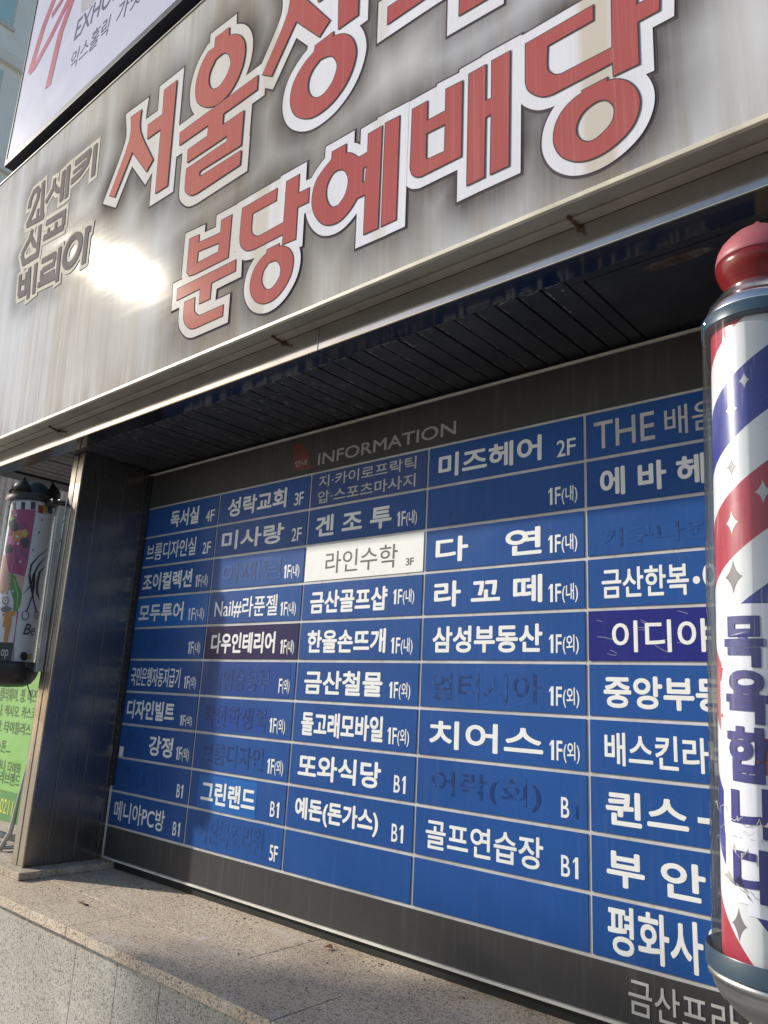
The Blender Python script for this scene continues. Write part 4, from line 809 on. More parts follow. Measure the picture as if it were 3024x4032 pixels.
verts = [(x, YS(z), z) for x, z in PX]
faces = [(j*nx+i, j*nx+i+1, (j+1)*nx+i+1, (j+1)*nx+i) for j in range(nz-1) for i in range(nx-1)]
me.from_pydata(verts, [], faces)
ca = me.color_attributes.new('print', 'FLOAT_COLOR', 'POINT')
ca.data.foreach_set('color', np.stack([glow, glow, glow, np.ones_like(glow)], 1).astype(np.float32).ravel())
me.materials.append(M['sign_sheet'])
for p in me.polygons: p.use_smooth = True
o = link(bpy.data.objects.new('sign_face', me), sg); o.matrix_parent_inverse = Matrix.Translation(sg.location).inverted()
bm = bmesh.new()
box(bm, SX0+0.004, SX1+0.004, -0.578, -0.511, SZ0+0.001, SZ1-0.02)       # box behind the sheet
vs_ = [bm.verts.new(p) for p in ((SX0, YS(SZ0)-0.001, SZ0), (SX0, -0.5115, SZ0), (SX0, -0.5115, SZ1), (SX0, YS(SZ1)-0.001, SZ1))]
vs2 = [bm.verts.new((SX0+0.0055, v.co.y, v.co.z)) for v in vs_]
bm.faces.new(vs_[::-1]); bm.faces.new(vs2)
for k in range(4): bm.faces.new([vs_[k], vs_[(k+1) % 4], vs2[(k+1) % 4], vs2[k]])
box(bm, SX0, SX1+0.004, YS(SZ1)-0.005, -0.5113, SZ1-0.005, SZ1+0.001)     # top lip
box(bm, SX0, SX1+0.004, -0.590, -0.512, SZ0-0.0005, SZ0+0.003)            # underside sheet
box(bm, SX0, SX1+0.004, -0.545, -0.5115, SZ0-0.007, SZ0-0.001, 0.001)     # rear lip of the underside
S('frame', bm, M['sign_frame'])
bm = bmesh.new(); box(bm, SX0, SX1+0.004, -0.603, -0.5905, SZ0-0.001, SZ0+0.012, 0.002); S('bottom_lip', bm, M['sign_lip'])
bd = bmesh.new(); bw = bmesh.new(); bk = bmesh.new(); br = bmesh.new()
for i, g in enumerate(RED):
    e = 0.00012*i
    blob_xz(bd, offset_poly(g[0], (0.043 if i < 10 else 0.034)+0.007), lambda z: YS(z)-0.0006-e*0.1)
    blob_xz(bw, offset_poly(g[0], 0.043 if i < 10 else 0.034), lambda z: YS(z)-0.0012-e)
    poly_xz(bk, [offset_poly(g[0], 0.0032)]+[offset_poly(h, -0.0032) for h in g[1:]], lambda z: YS(z)-0.0044)
    poly_xz(br, g, lambda z: YS(z)-0.0050)
for b_, n_, m_ in ((bd, 'lettering_shadow_line', 'ink_dark'), (bw, 'lettering_outline', 'ink_white'), (bk, 'lettering_keyline', 'ink_dark'), (br, 'lettering', 'ink_red')):
    flip_front(b_); S(n_, b_, M[m_])
bw = bmesh.new(); br = bmesh.new()
for i, (w, l) in enumerate(GREY):
    ww = w*0.62
    strip_xz(br, l, ww, lambda z: YS(z)-0.0032-0.00006*i)
    a, b = strip_loop(l, ww)
    loop = list(a)+list(b)[::-1]
    if (Vector(l[0])-Vector(l[-1])).length < 1e-3: strip_xz(bw, l, ww+0.044, lambda z: YS(z)-0.0010-0.00005*i)
    else: blob_xz(bw, offset_poly(loop, 0.022), lambda z: YS(z)-0.0010-0.00005*i)
for b_, n_, m_ in ((bw, 'small_lettering_outline', 'ink_cream'), (br, 'small_lettering', 'ink_grey')):
    flip_front(b_); S(n_, b_, M[m_])
for x in (-0.02, 1.556, 2.646, 3.9):
    bm = bmesh.new(); tube(bm, [(x, -0.556, 0.282), (x+0.01, -0.512, 0.270)], 0.0045, 8); box(bm, x+0.001, x+0.02, -0.5125, -0.5102, 0.262, 0.279, 0.001)
    S('mounting_bolt', bm, M['rust'])

# ------------------------------------------------------------------ upper sign
us = thing('upper_sign', 'white sign with red script and EXHOLIC lettering above the weathered fascia', 'shop sign', (0.5, -0.55, 1.96))
U = lambda n, bm, m: P(n, bm, m, False, us)
UY = -0.705
U('sign_face', bmbox(-0.775, 4.3, UY, -0.52, 1.995, 3.9), M['sign_white'])
bm = bmesh.new()
box(bm, -0.790, 4.31, UY-0.004, -0.515, 1.958, 1.9945, 0.002); box(bm, -0.790, -0.7755, UY-0.004, -0.515, 1.9948, 3.91, 0.002)
U('frame', bm, M['frame_dark'])
bm = bmesh.new()
for i, (w, l) in enumerate(UPSTROKES):
    blob_xz(bm, [p for p in (lambda a, b: list(a)+list(b)[::-1])(*strip_loop(l, w))], lambda z: UY-0.0010-0.0002*i)
flip_front(bm); U('script_emblem', bm, M['script_red'])
for a_ in (('EXHOLIC', -0.136, 0.45, 2.417, 2.550, UY-0.001, 0.004, 0.10), ('익스홀릭', -0.122, 0.265, 2.214, 2.338, UY-0.001, -0.002, 0.10), ('가넷', 0.33, 0.55, 2.220, 2.345, UY-0.001, -0.002, 0.10)):
    bm = bmesh.new(); text_xz(bm, *a_); flip_front(bm); U('lettering', bm, M['text_slate'])
bm = bmesh.new(); poly_xz(bm, [[(-0.13, 2.68), (-0.10, 2.58), (-0.02, 2.56), (0.12, 2.58), (0.27, 2.60), (0.42, 2.66), (0.42, 3.08), (-0.13, 3.08)]], lambda z: UY-0.0006); flip_front(bm); U('printed_shape', bm, M['shade_print'])

# ------------------------------------------------------------------ granite ledge
lg = thing('granite_ledge', 'speckled granite ledge wall with coping slabs below the directory', 'ledge', (1.5, -0.3, -2.35))
Lp = lambda n, bm, m: P(n, bm, m, False, lg)
fx = [-3.0, -1.28, -0.26, 0.785, 1.826, 2.87, 3.9, 5.0, 7.0]
bx_ = [-3.0, -1.72, -0.66, 0.38, 1.42, 2.46, 3.5, 4.6, 7.0]
for a, b in zip(fx, fx[1:]): Lp('coping_slab', bmbox(a+0.0018, b-0.0018, -0.575, -0.3176, -1.706, -1.674 + random.uniform(-.0006, .0006), 0.0025), M['granite'])
for a, b in zip(bx_, bx_[1:]): Lp('coping_slab', bmbox(a+0.0014, b-0.0014, -0.3142, 0.034, -1.706, -1.6745 + random.uniform(-.0006, .0006), 0.002), M['granite'])
wx = [-3.0, -2.2, -1.4, -0.6, 0.22, 0.83, 1.085, 1.318, 1.9, 2.5, 3.1, 3.7, 4.3, 7.0]
for a, b in zip(wx, wx[1:]): Lp('wall_slab', bmbox(a+0.0013, b-0.0013, -0.553, -0.53, -2.35, -1.7065, 0.001), M['granite_wall'])
Lp('core', bmbox(-3.0, 7.0, -0.5295, 0.03, -2.35, -1.7068), M['concrete'])
bm = bmesh.new()
for a, b in ((-1.6, -0.62), (-0.618, -0.052), (-0.05, 0.088)): box(bm, a, b, -0.425, 0.6 if b < -0.2 else 0.031, -1.6735, -1.6445, 0.0025)
Lp('plinth_slab', bm, M['granite_edge'])
bm = bmesh.new()                                                     # bits of dirt lying in the corner
for k in range(70):
    x = random.uniform(0.1, 2.2); y = -0.03-abs(random.gauss(0, 0.05)) if random.random() < 0.7 else random.uniform(-0.5, 0); s = random.uniform(0.0012, 0.0035)
    m4 = Matrix.Translation((x, y, -1.6732)) @ Matrix.Rotation(random.random()*3, 4, 'Z') @ Matrix.Diagonal((s*random.uniform(1, 2.5), s, s*0.5, 1))
    bmesh.ops.create_icosphere(bm, subdivisions=1, radius=1, matrix=m4)
o = obj('grit', bm, M['rust']); o['kind'] = 'stuff'; o['label'] = 'dark grit scattered along the granite ledge under the board'; o['category'] = 'grit'
def leaf(name, label, x, y, rot, s, col):
    bm = bmesh.new(); n = 9; L = []; Rr = []; mid = []
    for i in range(n):
        t = i/(n-1); w = 0.32*math.sin(math.pi*t)**0.8*s; zz = 0.10*s*math.sin(t*3.0)+0.002
        mid.append(bm.verts.new((t*s, 0, zz))); L.append(bm.verts.new((t*s, w, zz+w*0.7))); Rr.append(bm.verts.new((t*s, -w, zz+w*0.5)))
    for i in range(n-1):
        bm.faces.new([mid[i], mid[i+1], L[i+1], L[i]]); bm.faces.new([mid[i+1], mid[i], Rr[i], Rr[i+1]])
    bmesh.ops.solidify(bm, geom=bm.faces, thickness=0.0006); o = obj(name, bm, flat('leaf_'+name+str(s), col, 0.7, 0, 0.3, 60)); o.location = (x, y, -1.6735); o.rotation_euler = (0, 0, rot); tag(o, label, 'leaf'); return o
leaf('dry_leaf', 'curled brown leaf against the board edge on the granite ledge', 1.50, -0.065, 0.3, 0.035, (0.30, 0.16, 0.07))
bm = bmesh.new(); tube(bm, [(0, 0, 0.003), (0.02, 0.004, 0.005), (0.045, 0.002, 0.003), (0.07, 0.006, 0.004)], [0.002, 0.003, 0.004, 0.002], 6)
o = obj('twig', bm, M['rust']); o.location = (0.53, -0.40, -1.6735); tag(o, 'short dark twig lying on the left of the granite ledge', 'twig')
bm = bmesh.new(); box(bm, 0, 0.018, 0, 0.010, 0.0005, 0.002); box(bm, 0.004, 0.012, -0.004, 0.006, 0.0022, 0.004)
o = obj('paper_scrap', bm, M['white']); o.location = (2.10, -0.45, -1.6735); o.rotation_euler = (0, 0, 0.5); tag(o, 'tiny white paper scrap on the front coping', 'litter')

# ------------------------------------------------------------------ right barber pole
def wrap(bm, loops, r, seg=2.5, fill='tess'):
    """flat polygon in (angle, z) laid on a drum of radius r, cut finely so that it follows the curve"""
    tmp = bmesh.new()
    pts = [p for l in loops for p in l]
    bv = [tmp.verts.new((p[0]*r, p[1], 0)) for p in pts]
    for f in tessellate_polygon([[Vector((p[0]*r, p[1], 0)) for p in l] for l in loops]):
        try: tmp.faces.new([bv[i] for i in f])
        except ValueError: pass
    wrap_bm(bm, tmp, r, seg)
def wrap_tris(bm, vs, fs, r, seg=2.5):
    tmp = bmesh.new(); bv = [tmp.verts.new((v[0]*r, v[1], 0)) for v in vs]
    for f in fs:
        try: tmp.faces.new([bv[i] for i in f])
        except ValueError: pass
    wrap_bm(bm, tmp, r, seg)
def wrap_bm(bm, tmp, r, seg):
    a0 = min(v.co.x for v in tmp.verts)/r; a1 = max(v.co.x for v in tmp.verts)/r; st = R(seg); a = math.ceil(a0/st)*st
    while a < a1:
        bmesh.ops.bisect_plane(tmp, geom=list(tmp.verts)+list(tmp.edges)+list(tmp.faces), dist=1e-7, plane_co=(a*r, 0, 0), plane_no=(1, 0, 0)); a += st
    mp = {}
    for v in tmp.verts: mp[v] = bm.verts.new((r*math.cos(v.co.x/r), r*math.sin(v.co.x/r), v.co.y))
    for f in tmp.faces:
        try: bm.faces.new([mp[v] for v in f.verts]).smooth = True
        except ValueError: pass
    tmp.free()
def outer_loops(vs, fs):
    cnt = {}
    for f in fs:
        for a, b in zip(f, f[1:]+f[:1]): cnt[(a, b)] = cnt.get((a, b), 0)+1
    key = lambda i: (round(vs[i][0], 6), round(vs[i][1], 6)); ek = {}
    for (a, b) in cnt: ek[(key(a), key(b))] = 1
    nxt = {}
    for (a, b) in ek:
        if (b, a) not in ek: nxt.setdefault(a, []).append(b)
    out = []
    while nxt:
        s = next(iter(nxt)); l = [s]; c = s
        while True:
            n = nxt[c].pop()
            if not nxt[c]: del nxt[c]
            if n == s or n not in nxt: break
            l.append(n); c = n
        ar = sum(l[i][0]*l[(i+1) % len(l)][1]-l[(i+1) % len(l)][0]*l[i][1] for i in range(len(l)))
        if len(l) > 2: out.append((ar, l))
    if not out: return []
    sg = 1 if max(out, key=lambda q: abs(q[0]))[0] > 0 else -1
    return [l for ar, l in out if ar*sg > 0]
def outward(bm):
    bm.normal_update()
    bmesh.ops.reverse_faces(bm, faces=[f for f in bm.faces if f.normal.x*f.calc_center_median().x+f.normal.y*f.calc_center_median().y < 0])
ZB = -0.15
pole = thing('barber_pole', 'red white and blue striped barber pole in a clear tube with a red pointed top', 'barber pole', (3.0712, -0.6, ZB))
pole.rotation_euler = (0.0075, -0.0305+0.061*0, 0); pole.rotation_euler = (-0.0075, 0.0305, 0)
Q = lambda n, bm, m, par=None, sm=False: obj(n, bm, m, par or pole, sm)
z_ = lambda z: z-ZB
fin = [(0.0, 0.0665), (0.003, 0.0645), (0.011, 0.0560), (0.029, 0.0440), (0.045, 0.0330), (0.058, 0.0205), (0.068, 0.0080), (0.0745, -0.006), (0.0775, -0.020), (0.0785, -0.0295)]
Q('finial_top', lathe([(r, z_(z)) for r, z in fin] + [(0.0775, z_(-0.0305)), (0.0, z_(-0.0305))]), M['fin_top'], None, True)
Q('finial_base', lathe([(0.0, z_(-0.031)), (0.0765, z_(-0.031)), (0.0785, z_(-0.033)), (0.077, z_(-0.044)), (0.072, z_(-0.058)), (0.063, z_(-0.073)), (0.053, z_(-0.085)), (0.05, z_(-0.095)), (0, z_(-0.095))]), M['fin_low'], None, True)
cap = [(0.0, -0.078), (0.05, -0.080), (0.058, -0.084), (0.070, -0.094), (0.0715, -0.098), (0.080, -0.107), (0.0815, -0.111), (0.088, -0.1185), (0.0895, -0.1225), (0.092, -0.1235), (0.0965, -0.134), (0.1005, -0.146), (0.1005, -0.150), (0.0, -0.150)]
Q('cap_dome', lathe([(r, z_(z)) for r, z in cap], 96), M['alu'], None, True)
b_ = Q('upper_band', lathe([(0.0, z_(-0.1505)), (0.1045, z_(-0.1505)), (0.1055, z_(-0.152)), (0.1055, z_(-0.174)), (0.1035, z_(-0.176)), (0.0, z_(-0.176))], 96), M['band'], None, True); autosmooth(b_)
bm = bmesh.new(); bmesh.ops.create_uvsphere(bm, u_segments=8, v_segments=5, radius=0.0022, matrix=Matrix.Translation((0.1055*math.cos(R(-139)), 0.1055*math.sin(R(-139)), z_(-0.163)))); obj('rivet', bm, M['alu'], b_)
ob = lathe([(0.1042, z_(-0.1762)), (0.1042, z_(-1.262))], 128); Q('clear_tube', ob, M['acrylic'], None, True)
DR = 0.0885
def dstrip(bm, top, bot, a0=-180, a1=180, st=3):
    pv = None; a = a0
    while a <= a1+1e-6:
        ra = R(a); t = top(a); b = bot(a)
        if b > t: b = t
        v = [bm.verts.new((DR*math.cos(ra), DR*math.sin(ra), z_(zz))) for zz in (t, t-(t-b)*0.5, b)]
        if pv:
            for k in (0, 1):
                f = bm.faces.new([pv[k], pv[k+1], v[k+1], v[k]]); f.smooth = True
        pv = v; a += st
PT = 0.417; SL = PT/360
U1 = lambda u: (lambda a: u+SL*(a+70))
L1 = lambda u: (lambda a: u-0.0016*(a+130))
ZT, ZM = -0.177, -0.727
bms = {'w': bmesh.new(), 'b': bmesh.new(), 'r': bmesh.new()}
edges = [(-0.033, 'r'), (-0.149, 'w'), (-0.240, 'b'), (-0.358, 'w'), (-0.449, 'r'), (-0.566, 'w'), (-0.657, 'b'), (-1.0, 'b')]
for (u, c_), (u2, _) in zip(edges, edges[1:]):
    dstrip(bms[c_], lambda a: min(ZT, max(ZM, U1(u)(a))), lambda a: min(ZT, max(ZM, U1(u2)(a))))
low = [(-0.60, 'w'), (-0.811, 'r'), (-0.93, 'w'), (-1.018, 'b'), (-1.13, 'w'), (-1.205, 'r'), (-1.32, 'w'), (-1.7, 'w')]
for (u, c_), (u2, _) in zip(low, low[1:]):
    dstrip(bms[c_], lambda a: max(-1.262, min(ZM-0.0, L1(u)(a))), lambda a: max(-1.262, min(ZM, L1(u2)(a))))
for c_, n_, m_ in (('w', 'white_stripes', 'p_white'), ('b', 'blue_stripes', 'p_blue'), ('r', 'red_stripes', 'p_red')):
    bm = bms[c_]
    bmesh.ops.dissolve_degenerate(bm, dist=1e-6, edges=bm.edges); outward(bm); Q(n_, bm, M[m_])
for ang, z, s, tgt in ((-111.7, -0.349, 0.020, 1), (-113.5, -0.456, 0.017, 0), (-114.7, -0.557, 0.022, 1), (-79, -0.508, 0.022, 1), (-114.5, -0.652, 0.030, 0), (-95, -0.30, 0.016, 1), (-117.6, -1.199, 0.025, 0), (-60, -0.40, 0.020, 1), (-40, -0.6, 0.02, 1)):
    p = []
    for k in range(32):
        t = 2*math.pi*k/32; ct, sn = math.cos(t), math.sin(t)
        p.append((R(ang)+0.62*s/DR*math.copysign(abs(ct)**3, ct), z_(z)+s*math.copysign(abs(sn)**3, sn)))
    sb = bmesh.new(); wrap(sb, [p], DR+0.0006, 4); outward(sb); Q('star', sb, M['p_star'] if tgt else M['p_star_dark'])
bo = bmesh.new()
for i, (ch, a0, a1, z0, z1) in enumerate((('목', -127, -81.5, -0.804, -0.720), ('욕', -126, -79, -0.894, -0.809), ('합', -125.5, -79, -0.985, -0.899), ('니', -122, -80, -1.066, -0.992), ('다', -121, -78, -1.160, -1.083))):
    RL = 0.0905
    vs, fs = fit(ch, R(a0)*RL, R(a1)*RL, z_(z0), z_(z1), 0.036)
    bm = bmesh.new()
    for q_, (ux, uz) in enumerate(((0, 0), (1, 0), (-1, 0), (0, 1), (0, -1), (.7, .7), (-.7, .7), (.7, -.7), (-.7, -.7))):
        wrap_tris(bm, [((v[0]+ux*0.0012)/RL, v[1]+uz*0.0004) for v in vs], fs, RL+0.0012+0.00004*q_, 5)
    outward(bm); Q('lettering', bm, M['p_text'])
    for q_, lp_ in enumerate(outer_loops(vs, fs)):
        off = offset_poly(lp_, 0.0235, 1.25); nn_ = len(off)
        rr = delaunay_2d_cdt([Vector(p) for p in off], [(k, (k+1) % nn_) for k in range(nn_)], [], 1, 1e-6)
        wrap_tris(bo, [(p.x/RL, p.y) for p in rr[0]], rr[2], RL-0.0004+0.00012*q_, 3)
outward(bo); Q('lettering_outline', bo, M['p_outline'])
b_ = Q('lower_band', lathe([(0.0, z_(-1.258)), (0.094, z_(-1.2575)), (0.1045, z_(-1.2505)), (0.110, z_(-1.2440)), (0.1125, z_(-1.2430)), (0.1135, z_(-1.2450)), (0.1135, z_(-1.272)), (0.1115, z_(-1.274)), (0.0, z_(-1.274))], 96), M['band'], None, True); autosmooth(b_)
bowl = [(0.0, -1.2745), (0.1105, -1.2745), (0.1105, -1.284), (0.1075, -1.2855), (0.105, -1.291), (0.1005, -1.303), (0.0935, -1.314), (0.0885, -1.3165), (0.078, -1.3285), (0.062, -1.340), (0.040, -1.350), (0.0, -1.355)]
b_ = Q('lower_bowl', lathe([(r, z_(z)) for r, z in bowl], 96), M['alu_dull'], None, True)
for nm, zz in (('upper_bracket', -0.163), ('lower_bracket', -1.258)):
    bm = bmesh.new(); box(bm, -0.020, 0.020, 0.104, 0.232, z_(zz)-0.010, z_(zz)+0.010, 0.002); box(bm, -0.03, 0.04, 0.222, 0.2315, z_(zz)-0.03, z_(zz)+0.03, 0.002); Q(nm, bm, M['alu_dull'])
# cracked tape round the tube
bm = bmesh.new(); random.seed(11)
for k in range(9):
    a = random.uniform(-140, -90); z0 = random.uniform(-1.16, -1.02); n = 7; pts = []
    for i in range(n): pts.append((R(a+i*random.uniform(1.5, 3.5)), z_(z0 + (random.random()-0.5)*0.012 - i*0.002*random.uniform(-1, 1.5))))
    w = random.uniform(0.0006, 0.0018)
    l, r_ = strip_loop([(p[0]*0.104, p[1]) for p in pts], w); wrap(bm, [[(p[0]/0.104, p[1]) for p in list(l)+list(r_)[::-1]]], 0.1042, 6)
outward(bm); Q('cracked_tape', bm, M['p_star'])

# ------------------------------------------------------------------ left barber pole (illustrated)
ZL = -0.05
lp = thing('barber_pole', 'illustrated hair salon pole with flower and scissors print and a black crown', 'barber pole', (-0.31, -0.44, ZL))
lp.rotation_euler = (0, -0.040, 0)
Lq = lambda n, bm, m, par=None, sm=False: obj(n, bm, m, par or lp, sm)
zl = lambda z: z-ZL
LR = 0.100
bm = lathe([(LR-0.0008, zl(-0.02)), (LR-0.0008, zl(-0.815))], 96); Lq('printed_drum', bm, M['l_sheet'], None, True)
bm = bmesh.new(); wrap(bm, [[(a, zl(z)) for a, z in LSHEET]], LR, 4); outward(bm); Lq('scissors_panel', bm, M['l_sheet'])
lay = {}
for i, s_ in enumerate(LSHAPES):
    m_ = s_[0]; bm = lay.setdefault(m_, bmesh.new())
    try: wrap(bm, [[(a, zl(z)) for a, z in l] for l in s_[1:]], LR+0.0004+0.00006*i, 5)
    except Exception: pass
names = dict(white='white_print', black='scissors_print', red='red_stripe', yellow='yellow_print', blue='blue_stripe', pink='pink_print', skin='face_print', dark='dark_hair_print', flowerpink='pink_flower', orange='orange_print', leaf='leaf_print', green='green_scarf_print', grey='grey_print', brown='pendant_print', beads='bead_print', purple='ribbon_print')
for m_, bm in lay.items(): outward(bm); Lq(names[m_], bm, M['l_'+m_])
for text, (a0, z0), (a1, z1), m_ in LTEXT:
    bm = bmesh.new(); vs, fs = fit(text, a0, a1, zl(z0), zl(z1), 0.0, 0.25 if text == 'Be' else 0.0); wrap_tris(bm, vs, fs, LR+0.006, 5); outward(bm); Lq('lettering', bm, M['l_'+m_])
Lq('clear_tube', lathe([(0.122, zl(-0.035)), (0.122, zl(-0.80))], 96), M['acrylic'], None, True)
b_ = Lq('upper_ring', lathe([(0, zl(-0.036)), (0.118, zl(-0.036)), (0.124, zl(-0.033)), (0.127, zl(-0.020)), (0.123, zl(-0.012)), (0.126, zl(-0.004)), (0.118, zl(0.002)), (0.0, zl(0.004))], 72), M['black'], None, True); autosmooth(b_, 50)
Lq('dome', lathe([(0.0, zl(0.082)), (0.02, zl(0.080)), (0.045, zl(0.068)), (0.062, zl(0.046)), (0.068, zl(0.015)), (0.068, zl(0.003))], 48), M['band'], None, True)
for k in range(4):
    a = R(-23+52+90*k); bm = bmesh.new(); rows = []
    for i in range(9):
        t = i/8; w = 0.062*(1-t)**0.8*(0.75+0.5*math.sin(t*2.2)); rr = 0.112-0.030*t+0.020*math.sin(t*3.1); zz = zl(0.0+0.088*t)
        row = []
        for j in range(7):
            s2 = -1+2*j/6; aa = a+s2*w/0.11
            row.append(bm.verts.new(((rr-0.010*abs(s2)*0)*math.cos(aa), rr*math.sin(aa), zz-0.012*abs(s2)*t)))
        rows.append(row)
    for r0, r1 in zip(rows, rows[1:]):
        for j in range(6):
            try: bm.faces.new([r0[j], r0[j+1], r1[j+1], r1[j]]).smooth = True
            except ValueError: pass
    bmesh.ops.solidify(bm, geom=bm.faces, thickness=0.006); Lq('crown_petal', bm, M['black'], None, True)
Lq('lower_bowl', lathe([(0, zl(-0.798)), (0.126, zl(-0.798)), (0.128, zl(-0.806)), (0.126, zl(-0.838)), (0.118, zl(-0.865)), (0.100, zl(-0.890)), (0.070, zl(-0.905)), (0.0, zl(-0.910))], 64), M['black'], None, True)
bm = bmesh.new(); box(bm, 0.118, 0.198, 0.0, 0.066, zl(-0.06), zl(-0.035), 0.003); Lq('upper_bracket', bm, M['black'])
bm = bmesh.new(); box(bm, 0.118, 0.170, 0.0, 0.066, zl(-0.825), zl(-0.800), 0.003); Lq('lower_bracket', bm, M['black'])
bm = bmesh.new(); box(bm, 0.172, 0.196, 0.035, 0.066, zl(-0.84), zl(-0.03), 0.002); Lq('mounting_rail', bm, M['galv'])
bm = bmesh.new(); tube(bm, [(0.135, 0.02, zl(-0.82)), (0.145, 0.02, zl(-0.85)), (0.140, 0.03, zl(-0.90)), (0.15, 0.05, zl(-0.95))], 0.0025, 8); Lq('cable', bm, M['black'])

# ------------------------------------------------------------------ green banner stand
bn = thing('banner_stand', 'bright green golf shop banner on a metal tube stand behind the steel pillar', 'banner', (-0.6, -0.24, -1.644))
N = lambda n, bm, m, par=None: P(n, bm, m, False, bn)
YB = -0.28
N('banner_sheet', bmbox(-1.15, -0.285, YB, YB+0.004, -1.522, -0.80), M['banner'])
N('printed_band', bmbox(-1.149, -0.286, YB-0.0012, YB-0.0002, -1.521, -1.389), M['banner_dark'])
for text, x0, x1, z0, z1 in BANTEXT:
    bm = bmesh.new(); text_xz(bm, text, x0, x1, z0, z1, YB-0.0020, 0.004); flip_front(bm)
    N('lettering', bm, M['banner_yellow' if text == '0211' else 'banner_ink'])
bm = bmesh.new()
tube(bm, [(-0.285, -0.265, -0.80), (-0.30, -0.27, -1.25), (-0.345, -0.285, -1.56), (-0.385, -0.30, -1.628), (-0.385, -0.30, -1.640)], 0.011, 10)
tube(bm, [(-1.15, -0.265, -0.80), (-1.12, -0.27, -1.25), (-1.09, -0.285, -1.55), (-1.06, -0.30, -1.640)], 0.011, 10)
tube(bm, [(-1.085, -0.285, -1.575), (-0.35, -0.285, -1.575)], 0.010, 10); tube(bm, [(-1.15, -0.262, -0.795), (-0.285, -0.262, -0.795)], 0.010, 10)
tube(bm, [(-0.385, -0.30, -1.628), (-0.34, -0.12, -1.634)], 0.010, 10)
N('tube_frame', bm, M['galv'])

# ------------------------------------------------------------------ far left: buildings and bare trees
ab = thing('apartment_building', 'tall pale concrete building with teal windows far behind the signs', 'building', (-14.0, 6.0, -2.5))
A_ = lambda n, bm, m, par=None: P(n, bm, m, False, ab)
pale = flat('pale_render', (0.98, 0.94, 0.85), 0.7, 0, 0.06, 1.5)
A_('wall', bmbox(-24, -14, 0.5, 16, -2.5, 24), pale)
bm = bmesh.new()
for k in range(8): box(bm, -14.25, -13.86, 0.42, 16.05, -0.3+k*2.75, 0.0+k*2.75, 0.01)
A_('floor_bands', bm, flat('warm_band', (0.92, 0.86, 0.76), 0.7, 0, 0.05, 2))
tg = flat('teal_glass', (0.50, 0.72, 0.72), 0.12, 0, 0.2, 0.6); fr_ = flat('window_frame_white', (0.7, 0.68, 0.62), 0.5)
for k in range(2, 7):
    for j in range(5):
        y0 = 0.9+j*3.0; z0 = 0.75+k*2.75
        bm = bmesh.new(); box(bm, -14.02, -13.97, y0, y0+2.2, z0, z0+1.5); box(bm, -14.02, -13.94, y0+1.08, y0+1.13, z0, z0+1.5); box(bm, -14.02, -13.93, y0-0.05, y0+2.25, z0-0.08, z0-0.002)
        w_ = A_('window', bm, fr_)
        bm = bmesh.new(); box(bm, -14.0, -13.965, y0+0.05, y0+1.05, z0+0.05, z0+1.45); box(bm, -14.0, -13.965, y0+1.16, y0+2.15, z0+0.05, z0+1.45); obj('pane', bm, tg, w_)
lb = thing('brick_building', 'low pinkish brick house beyond the illustrated pole', 'building', (-10.5, 5.0, -2.35))
K_ = lambda n, bm, m: P(n, bm, m, False, lb)
t = NT('pink_brick'); bk_ = t.new('ShaderNodeTexBrick'); bk_.inputs['Scale'].default_value = 4.5
bk_.inputs['Color1'].default_value = (0.42, 0.30, 0.26, 1); bk_.inputs['Color2'].default_value = (0.50, 0.38, 0.33, 1); bk_.inputs['Mortar'].default_value = (0.55, 0.52, 0.48, 1)
t.link(t.coords((1, 1, 1), kind='Object'), bk_.inputs['Vector']); t.set(Base_Color=bk_.outputs[0], Roughness=0.85)
K_('wall', bmbox(-13.5, -10.5, 1.2, 9.0, -2.35, 4.2), t.m)
K_('roof', bmbox(-13.7, -10.3, 1.0, 9.2, 4.2, 4.5), M['concrete'])
for j in range(3):
    bm = bmesh.new(); box(bm, -10.52, -10.44, 1.9+j*2.2, 3.1+j*2.2, 0.9, 2.2); w_ = K_('window', bm, fr_)
    bm = bmesh.new(); box(bm, -10.46, -10.43, 1.97+j*2.2, 3.03+j*2.2, 0.97, 2.13); obj('pane', bm, tg, w_)
bark = flat('bare_bark', (0.20, 0.15, 0.12), 0.9, 0, 0.3, 20)
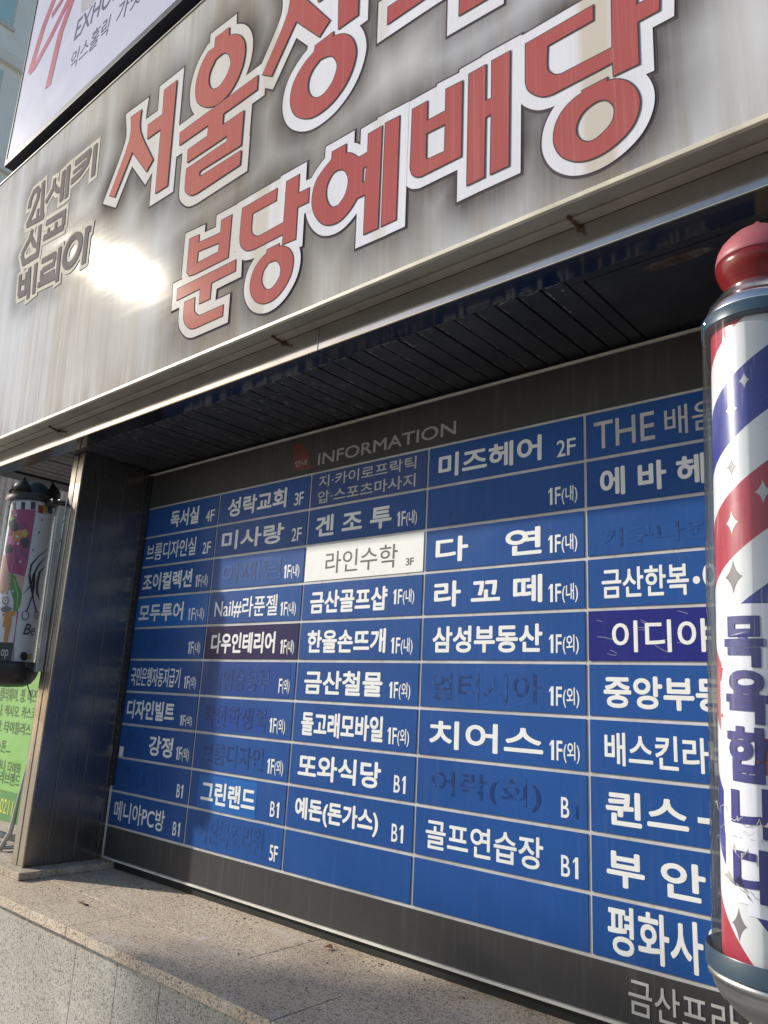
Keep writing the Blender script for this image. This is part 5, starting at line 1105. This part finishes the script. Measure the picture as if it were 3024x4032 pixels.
def bare_tree(loc, h, seed, label):
    random.seed(seed); t = thing('bare_tree', label, 'tree', loc, 'bare street trees')
    bt = bmesh.new(); bb = bmesh.new()
    def grow(bm, p, d, l, r, n):
        pts = [p]; rad = [r]; q = p.copy(); dd = d.copy()
        for i in range(4):
            dd = (dd + Vector((random.uniform(-1, 1), random.uniform(-1, 1), random.uniform(-0.3, 0.7)))*0.16).normalized(); q = q+dd*l/4; pts.append(q.copy()); rad.append(r*(1-0.13*(i+1)))
        tube(bm, pts, rad, 8 if n > 3 else 5)
        if n <= 0: return
        for k in range(3 if n > 1 else 4):
            a = random.uniform(0, 2*math.pi); s = random.uniform(0.45, 0.95); ax = dd.orthogonal().normalized(); ax.rotate(Matrix.Rotation(a, 3, dd))
            nd = (dd + ax*s).normalized(); i = random.randint(2, 4)
            grow(bb, pts[i], nd, l*random.uniform(0.6, 0.82), rad[i]*0.62, n-1)
    grow(bt, Vector((0, 0, 0)), Vector((0, 0, 1)), h*0.34, h*0.022, 5)
    obj('trunk', bt, bark, t); obj('branches', bb, bark, t); return t
bare_tree((-6.6, 2.35, -2.35), 7.0, 4, 'bare winter tree with fine branches just left of the illustrated pole')
bare_tree((-8.6, 4.2, -2.35), 7.5, 9, 'bare winter tree seen between the illustrated pole and the pillar')

def leafy_tree(loc, crown, r, n, label, seed=5):
    random.seed(seed); tr = thing('shadow_caster_tree', label, 'tree', loc)
    bt = bmesh.new(); c = Vector(crown); tube(bt, [(0, 0, 0), (0.03, 0.02, c.z*0.4), (-0.02, 0.0, c.z*0.75), c], [0.06, 0.05, 0.04, 0.02], 10)
    for k in range(14):
        a = random.uniform(0, 6.28); e = random.uniform(-0.2, 1.0); d = Vector((math.cos(a)*math.cos(e), math.sin(a)*math.cos(e), math.sin(e)))
        b0 = Vector((0, 0, c.z*random.uniform(0.62, 0.95))); tube(bt, [b0, b0.lerp(c+d*r*0.8, 0.5)+Vector((0, 0, 0.05)), c+d*r*0.8], [0.022, 0.014, 0.006], 6)
    obj('trunk', bt, bark, tr)
    bl = bmesh.new()
    for k in range(n):
        d = Vector((random.gauss(0, 1), random.gauss(0, 1), random.gauss(0, 1))).normalized()*r*random.random()**0.4*(0.8+0.45*noise.noise(Vector((k*0.013, 2, 1))))
        p = c+d; s = random.uniform(0.03, 0.055); u = Vector((random.gauss(0, 1), random.gauss(0, 1), random.gauss(0, 0.6))).normalized(); w = u.orthogonal().normalized()*s*0.45; u = u*s
        bl.faces.new([bl.verts.new(q) for q in (p-u, p+w, p+u, p-w)])
    obj('crown', bl, flat('evergreen_leaf', (0.05, 0.09, 0.03), 0.5, 0, 0.4, 8), tr)
leafy_tree((-3.55, -3.75, -2.35), (0, 0, 3.72), 0.80, 3600, 'small evergreen tree out of view, added to shade the right of the ledge')  # unseen tree, added so its crown shades the ledge and lower board
